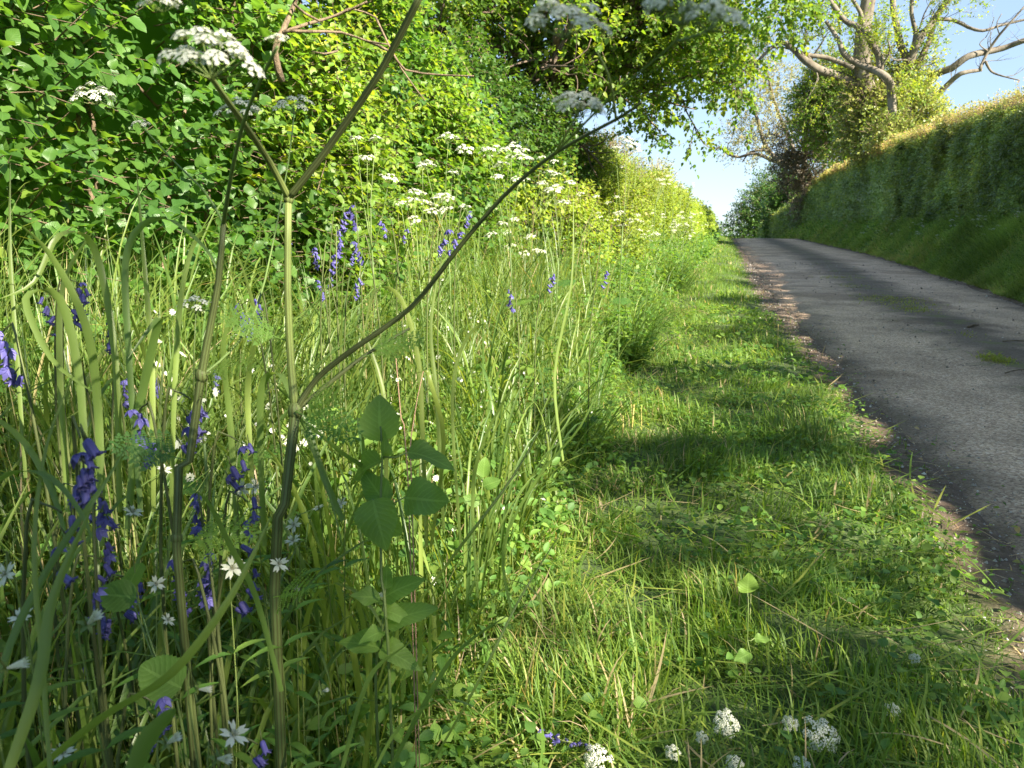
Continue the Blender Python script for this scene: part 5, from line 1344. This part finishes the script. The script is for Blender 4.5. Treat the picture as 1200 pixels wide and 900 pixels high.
leafy('round_leaf_herb', 'plant with one round scalloped leaf at the lower left', 'plant', [(215, 860, .84), (200, 820, .82)], [((212, 806, .8), (152, 776, .77), 1.25, (.1, -1, .6)), ((160, 700, .85), (98, 694, .8), .95, (.1, -.8, .7)), ((150, 690, .86), (165, 650, .95), 1.0, (0, -1, .5))], T_RSERR)
leafy('ground_elder', 'low leafy plant with dull pointed leaves below the two broad leaves', 'plant', [(440, 800, .95), (448, 740, .93), (450, 700, .93)],
      [((450, 700, .93), (500, 668, .88), .9, (.1, -.5, 1)), ((448, 715, .93), (485, 722, .88), .9, (.1, -.6, 1)), ((446, 700, .93), (402, 700, .9), .9, (.1, -.6, 1)), ((450, 740, .93), (420, 745, .85), .9, (.1, -.6, 1)), ((452, 690, .93), (455, 655, .95), .9, (.1, -.8, .8)), ((452, 730, .93), (520, 700, .9), .8, (0, -.5, 1)), ((446, 760, .93), (500, 780, .86), .8, (0, -.5, 1)), ((446, 760, .93), (385, 740, .95), .8, (0, -.5, 1))], T_SERR)
leafy('dock_plant', 'single upright young leaf on the lower verge by the cut stems', 'plant', [(876, 750, 1.72), (877, 700, 1.72)], [((876, 695, 1.72), (877, 664, 1.68), 1.15, (.2, -1, .5)), ((884, 748, 1.72), (906, 752, 1.7), 1.0, (-.3, -.5, 1)), ((880, 765, 1.72), (856, 778, 1.7), 1.0, (.3, -.5, 1))], T_SERR, .0012)
leafy('bindweed', 'small herb with paired leaves in the sunny tall grass', 'plant', [(560, 640, 1.9), (566, 560, 1.9)], [((566, 570, 1.9), (590, 560, 1.85), 1, (.1, -1, .6)), ((563, 590, 1.9), (540, 580, 1.85), 1, (.1, -1, .6)), ((566, 560, 1.9), (568, 530, 1.9), 1, (.1, -1, .3))], T_LEAF, .0014)

# ---- pale stubs of cut stems
def stub(px, py0, py1, label, r, mat, z=.03, grp='cut stem stubs on the verge'):
    r_ = FWD+(px-600)/F_PX*RGT-(py0-450)/F_PX*UPV; b = EYE+r_*((z-CH)/r_[2]); d = float(np.dot(b-EYE, FWD)); t = at(px+random.uniform(-2, 4), py1, d)
    base = ground_under(b); B = Buf(); tube(B, [base, b, t], [r, r, r*.92], 8, 0, .95, cap=True)
    tag(B.build('stalk_stub', mat, origin=base), label, 'stem', grp)
stub(708, 500, 468, 'leftmost pale cut stem stub at the edge of the tall grass', .0045, M_STUB)
stub(730, 512, 487, 'short pale stub, second in the row at the tall grass edge', .004, M_STUB)
stub(740, 508, 474, 'thickest yellow stub in the row at the tall grass edge', .0045, M_STUB)
stub(752, 514, 476, 'slanting thin stub at the right end of the row', .002, M_STUB)
stub(889, 742, 694, 'dark brown cut stalk by the upright young leaf', .0035, M_PSTEM)
stub(864, 735, 696, 'pale cut stalk left of the dark brown one', .0022, M_STUB)
stub(878, 756, 696, 'green cut stalk between the pale and the dark ones', .002, M_STEM)
stub(911, 412, 380, 'pale broken stalk standing near the lane edge', .0035, M_STUB)
stub(893, 405, 388, 'short pale stalk left of the broken one near the lane edge', .003, M_STUB)
for pts, lb in [([(478, 560, 1.15), (470, 490, 1.16), (464, 420, 1.17)], 'reddish dry stalk in the tall grass, left of the forked dry one'), ([(483, 590, 1.15), (482, 510, 1.16), (496, 435, 1.17)], 'reddish dry stalk leaning right in the tall grass')]:
    P = [at(*p) for p in pts]; b = ground_under(P[0]); B = Buf(); tube(B, [b]+P, [.001, .001, .0009, .0005], 5, 0, .2, smoothn=1); tag(B.build('dry_stalk', M_STRAW, origin=b), lb, 'stalk', 'dry stalks')

# ---- explicit broad grass blades close to the camera
def blade(root, path, W, rn=.5, name='blade', tw=.6, taper=True):
    P = np.array([at(*p) for p in path]); n = len(P); t = np.arange(0, n-1+1e-6, .25); Q = []
    for tt in t:
        i = min(int(tt), n-2); f = tt-i; a = P[max(i-1, 0)]; b = P[i]; c = P[i+1]; d = P[min(i+2, n-1)]
        Q.append(.5*((2*b)+(-a+c)*f+(2*a-5*b+4*c-d)*f*f+(-a+3*b-3*c+d)*f**3))
    W = W*.7
    Q = np.array(Q); m = len(Q); tan = nrm(np.gradient(Q, axis=0)); V = []; I = []
    for i in range(m):
        s = i/(m-1); hint = RGT*math.cos(tw*s)+np.array([0, 0, 1])*math.sin(tw*s)*.7+FWD*.35
        x = hint-tan[i]*np.dot(hint, tan[i]); x /= np.linalg.norm(x); z = np.cross(x, tan[i])
        w = W*.5*(1-.95*s**3.0)*(.7+.3*min(1, 3*s))
        V += [Q[i]-x*w, Q[i]+z*w*.4, Q[i]+x*w]; I += [(rn, -1, s), (rn, 0, s), (rn, 1, s)]
    q = [(3*i+j, 3*i+j+1, 3*i+j+4, 3*i+j+3) for i in range(m-1) for j in (0, 1)]
    B = Buf(); B.add(np.array(V), [np.array(q)], np.array(I)); B.build(name, M_TALL, root, origin=Q[0])
def clump(label, paths):
    b = ground_under(at(*paths[0][0][0])); root = empty('grass_plant', b, label, 'grass plant', 'broad bladed grass plants')
    for path, W, rn in paths:
        p0 = at(*path[0]); g = float(gz(p0[0], p0[1]))
        blade(root, path, W, rn, tw=random.uniform(-.8, .9))
clump('broad bladed grass at the bottom left with blades arching across the view', [
    ([(-30, 905, .55), (10, 760, .58), (60, 660, .6), (120, 570, .62), (150, 520, .66)], .009, .3), ([(0, 930, .5), (45, 800, .52), (62, 700, .54), (110, 590, .56)], .012, .6),
    ([(330, 810, .72), (300, 700, .7), (270, 640, .68), (245, 590, .66), (228, 575, .65)], .008, .35), ([(-40, 600, .6), (10, 555, .6), (60, 560, .6), (100, 610, .6), (105, 640, .6)], .007, .4),
    ([(40, 905, .6), (120, 840, .58), (200, 790, .56), (270, 700, .56), (320, 600, .58)], .012, .55), ([(150, 920, .5), (170, 870, .5), (195, 840, .5), (206, 830, .5)], .018, .3),
    ([(-20, 480, .8), (30, 520, .75), (70, 600, .7), (80, 680, .68)], .009, .4), ([(60, 920, .55), (50, 780, .57), (40, 640, .58), (55, 520, .62), (90, 430, .66)], .006, .7)])
clump('tall broad grass with bent tips at the left below the shrub', [
    ([(120, 640, 1.0), (115, 480, 1.0), (100, 380, .98), (60, 300, .95), (20, 260, .9)], .016, .5), ([(140, 600, 1.05), (135, 420, 1.05), (110, 290, 1.05), (70, 275, 1.0), (40, 330, .98), (0, 350, .95)], .014, .6),
    ([(165, 600, 1.0), (150, 400, 1.0), (150, 290, 1.0), (190, 255, 1.0), (240, 290, 1.0), (260, 330, 1.0)], .013, .3), ([(100, 620, .95), (95, 460, .95), (70, 350, .93), (30, 350, .9), (60, 420, .88), (110, 460, .86)], .015, .5),
    ([(180, 600, 1.1), (178, 430, 1.1), (170, 320, 1.1), (160, 200, 1.12)], .012, .7), ([(150, 620, 1.0), (160, 500, 1.0), (180, 400, .98), (186, 372, .95), (150, 420, .92)], .016, .4),
    ([(30, 560, 1.0), (20, 420, 1.0), (12, 300, 1.0), (12, 190, 1.0)], .008, .6), ([(200, 620, 1.1), (205, 450, 1.1), (215, 330, 1.1), (240, 270, 1.1), (290, 300, 1.05)], .011, .6), ([(80, 600, 1.1), (70, 430, 1.1), (75, 330, 1.1), (110, 270, 1.1)], .013, .6)])
clump('broad grass between the two dark stems with a sharply bent blade', [
    ([(310, 640, .95), (305, 520, .95), (308, 450, .94), (330, 440, .92), (355, 500, .9), (380, 560, .88), (402, 640, .86)], .013, .45), ([(402, 610, .9), (380, 560, .9), (360, 500, .9), (345, 470, .9)], .012, .3),
    ([(300, 620, 1.1), (290, 460, 1.1), (300, 380, 1.08), (280, 300, 1.05)], .012, .7), ([(470, 620, 1.0), (440, 560, .96), (400, 530, .93), (365, 500, .9), (350, 485, .9)], .009, .4), ([(280, 650, 1.05), (270, 500, 1.05), (262, 400, 1.02), (285, 350, 1.0)], .012, .5)])
clump('broad sunlit grass in the middle with blades drooping to the right', [
    ([(500, 640, 1.4), (495, 500, 1.4), (490, 420, 1.4), (470, 350, 1.38), (440, 340, 1.35), (425, 400, 1.3)], .014, .8), ([(520, 620, 1.5), (512, 470, 1.5), (505, 380, 1.5), (520, 290, 1.5)], .013, .6),
    ([(560, 700, 1.5), (555, 560, 1.5), (590, 470, 1.45), (640, 400, 1.4)], .011, .5), ([(600, 720, 1.5), (590, 640, 1.5), (630, 560, 1.45), (680, 500, 1.4), (705, 445, 1.4)], .01, .4),
    ([(540, 640, 1.5), (530, 470, 1.5), (545, 400, 1.5), (575, 380, 1.5), (620, 420, 1.45)], .011, .6), ([(505, 640, 1.4), (520, 520, 1.35), (505, 450, 1.3), (498, 435, 1.3), (470, 445, 1.25)], .012, .8),
    ([(450, 620, 1.3), (452, 480, 1.3), (430, 400, 1.3), (410, 380, 1.28)], .012, .7), ([(660, 540, 2.0), (650, 440, 2.0), (670, 330, 2.0), (672, 230, 2.0)], .012, .6)])
clump('dark grass at the bottom centre bending right over the mown edge', [
    ([(455, 905, .9), (500, 820, .88), (540, 760, .86), (600, 718, .86)], .01, .15), ([(440, 900, .85), (470, 850, .85), (520, 820, .85), (560, 830, .85)], .007, .3), ([(500, 905, 1.0), (560, 800, 1.0), (610, 700, 1.05), (660, 620, 1.1)], .006, .6),
    ([(550, 680, 1.3), (600, 680, 1.25), (632, 700, 1.2), (636, 740, 1.18)], .008, .7), ([(400, 905, .8), (430, 800, .8), (470, 760, .8), (540, 720, .8)], .008, .3), ([(480, 720, 1.2), (540, 640, 1.2), (600, 560, 1.25), (640, 490, 1.3)], .008, .6)])

def tufts():
    spots = []
    for i in range(15):
        for _ in range(60):
            y = random.uniform(.75, 3.6); x = float(xM(y))-random.uniform(.12, .95)
            if math.hypot(x, y) > .95 and all(math.hypot(x-a, y-b) > .26 for a, b in spots): break
        spots.append((x, y)); b = np.array([x, y, float(gz(x, y))])
        root = empty('grass_plant', b, 'broad bladed grass plant among the finer tall grass on the left', 'grass plant', 'broad bladed grass plants'+' in the tall grass')
        for k in range(9):
            B = Buf(); o = b+np.array([random.gauss(0, .03), random.gauss(0, .03), -.01])
            ribbons(B, o[None], np.array([random.uniform(0, 2*PI)]), random.uniform(.5, .98), random.uniform(.011, .017), abs(random.gauss(.08, .12)), random.uniform(.4, 2.9), np.array([random.uniform(.05, .75)]), 14, fold=True, pw=3.0, tipw=.35, twist=random.uniform(-1.2, 1.2))
            B.build('blade', M_TALL, root, origin=b)
tufts()

# ---- on the lane: twigs, moss tufts, petals
def road_pt(px, py, z=.02):
    r_ = FWD+(px-600)/F_PX*RGT-(py-450)/F_PX*UPV; return EYE+r_*((z-CH)/r_[2])
for (a, b, r, lb) in [((1175, 400), (1215, 401), .006, 'broken grey twig lying on the lane at the right edge'), ((1135, 383), (1147, 381), .014, 'small dark lump of dead wood on the lane'), ((1178, 437), (1215, 433), .006, 'dark twig on the lane below the grey one')]:
    A, C = road_pt(*a, .03), road_pt(*b, .03); B = Buf(); tube(B, [A, A*.6+C*.4+np.array([0, .01, .01]), C], [r, r*.8, r*.4], 6, 0, .5, smoothn=1, bump=.3)
    tube(B, [A*.5+C*.5, A*.4+C*.6+np.array([.02, .05, .02])], [r*.4, r*.2], 5, 0); tag(B.build('fallen_twig', M_TWIG, origin=A), lb, 'twig', 'twigs on the lane')
for px, py, rx, ry, n, lb in [(1050, 352, .5, .35, 1100, 'largest yellowish moss and grass tuft in the middle of the lane'), (1068, 362, .28, .2, 600, 'tuft adjoining the largest one on its nearer side'), (1168, 420, .13, .1, 500, 'bright moss tuft on the lane near the right edge'), (985, 325, .5, .25, 300, 'thin far moss tuft in the middle of the lane'), (998, 335, .3, .2, 80, 'faint moss tuft just nearer than the far one'), (1130, 392, .25, .15, 60, 'sparse moss traces between the tufts')]:
    c = road_pt(px, py, .02); x = c[0]+rng.normal(0, rx*.45, n); y = c[1]+rng.normal(0, ry*1.2, n); B = Buf()
    ribbons(B, np.stack([x, y, drop(y)+.012+0*x], 1), rng.uniform(0, 2*PI, n), rng.uniform(.02, .06, n), .009, rng.uniform(.5, 1.4, n), .8, rng.uniform(.78, .92, n), 3)
    tag(B.build('moss_tuft', M_GRASS, origin=c), lb, 'moss', 'moss tufts on the lane')
def petals_litter():
    B = Buf(); n = 420; y = 1.8+rng.random(n)**1.8*12; c = rng.random(n)
    x = np.where(c < .6, xL(y)+rng.normal(.05, .16, n), np.where(c < .8, aR(y)+rng.normal(0, .15, n), rng.uniform(0, 1, n)*3.4+.4))
    z = np.where((x > aL(y)) & (x < aR(y)), drop(y)+.02, gz(x, y)+.02+.02*(x < xL(y)))
    d = rand3(n); d[:, 2] = abs(d[:, 2])*.2; d = nrm(d)
    scatter(B, T_SML, np.stack([x, y, z], 1), d, nrm(rand3(n)*.3+np.array([0, 0, 1])), rng.uniform(.003, .009, n)*(1+y/10), rng.random(n), 0)
    tag(B.build('fallen_petals', [M_WHITE]), 'scattered white petals and blossom along the lane edge', 'petals', kind='stuff')
    B = Buf(); n = 900; y = 1.6+rng.random(n)**1.8*12; x = xL(y)+rng.normal(.12, .14, n)
    z = np.where(x > aL(y), drop(y)+.018, gz(x, y)+.012)
    k = rng.random(n) < .6
    ribbons(B, np.stack([x, y, z], 1)[k], rng.uniform(0, 6.3, k.sum()), rng.uniform(.03, .11, k.sum()), .0035, rng.uniform(1.4, 1.62, k.sum()), rng.uniform(-.1, .15, k.sum()), rng.choice([.3, .5, .8, .96, 1], k.sum()), 3)
    P = np.stack([x, y, z+.004], 1)[~k]; d = rand3(len(P)); d[:, 2] *= .1; d = nrm(d)
    scatter(B, T_MED, P, d, nrm(rand3(len(P))*.4+np.array([0, 0, 1])), rng.uniform(.012, .03, len(P)), rng.random(len(P)))
    tag(B.build('grass_cuttings', M_GRASS), 'dry and green grass cuttings strewn on the bare soil strip', 'cuttings', kind='stuff')
petals_litter()

# ------------------------------------------------------------------ light, world, camera
SUN_EL, SUN_AZ = R(33), R(-25)       # azimuth measured from +X towards +Y; the sun stands to the right, a little behind
to_sun = Vector((math.cos(SUN_EL)*math.cos(SUN_AZ), math.cos(SUN_EL)*math.sin(SUN_AZ), math.sin(SUN_EL)))
sd = bpy.data.lights.new('sun', 'SUN'); sd.energy = 4.9; sd.angle = R(.55); sd.color = (1.0, .91, .75)
so = bpy.data.objects.new('sun', sd); COL.objects.link(so); so.rotation_euler = to_sun.to_track_quat('Z', 'Y').to_euler()
w = bpy.data.worlds.new('World'); SC.world = w; w.use_nodes = True
N = w.node_tree.nodes; L = w.node_tree.links; N.clear()
sk = N.new('ShaderNodeTexSky'); sk.sky_type = 'NISHITA'; sk.sun_disc = False; sk.sun_elevation = SUN_EL
sk.sun_rotation = math.atan2(to_sun.x, to_sun.y)
sk.air_density = .8; sk.dust_density = 0.05; sk.ozone_density = 3.2
bg = N.new('ShaderNodeBackground'); bg.inputs[1].default_value = .14
gm = N.new('ShaderNodeGamma'); gm.inputs[1].default_value = .42; L.new(sk.outputs[0], gm.inputs[0]); sky_tint = N.new('ShaderNodeMix'); sky_tint.data_type = 'RGBA'; sky_tint.blend_type = 'MULTIPLY'; sky_tint.inputs[0].default_value = 1; sky_tint.inputs[7].default_value = (.77, .88, 1.0, 1); L.new(gm.outputs[0], sky_tint.inputs[6]); L.new(sky_tint.outputs[2], bg.inputs[0])   # gamma flattens the sky gradient to lift fill in shade; tint cools it
wo = N.new('ShaderNodeOutputWorld'); L.new(bg.outputs[0], wo.inputs[0])

cd = bpy.data.cameras.new('camera'); cam = bpy.data.objects.new('camera', cd); COL.objects.link(cam)
cam.location = (0, 0, CH)
Mx = Matrix(((RGT[0], UPV[0], -FWD[0]), (RGT[1], UPV[1], -FWD[1]), (RGT[2], UPV[2], -FWD[2])))
cam.rotation_euler = Mx.to_euler()
cd.sensor_width = 36; cd.lens = F_PX/1200*36; cd.clip_start = .02; cd.clip_end = 12000
cd.dof.use_dof = True; cd.dof.focus_distance = 1.7; cd.dof.aperture_fstop = cd.lens/1.9
SC.camera = cam
SC.view_settings.view_transform = 'Standard'; SC.view_settings.look = 'None'; SC.view_settings.exposure = 2.1; SC.view_settings.gamma = 1
SC.cycles.max_bounces = 7; SC.cycles.diffuse_bounces = 5; SC.cycles.transmission_bounces = 4; SC.cycles.glossy_bounces = 2
SC.cycles.use_denoising = True
SC.cycles.sample_clamp_indirect = 6
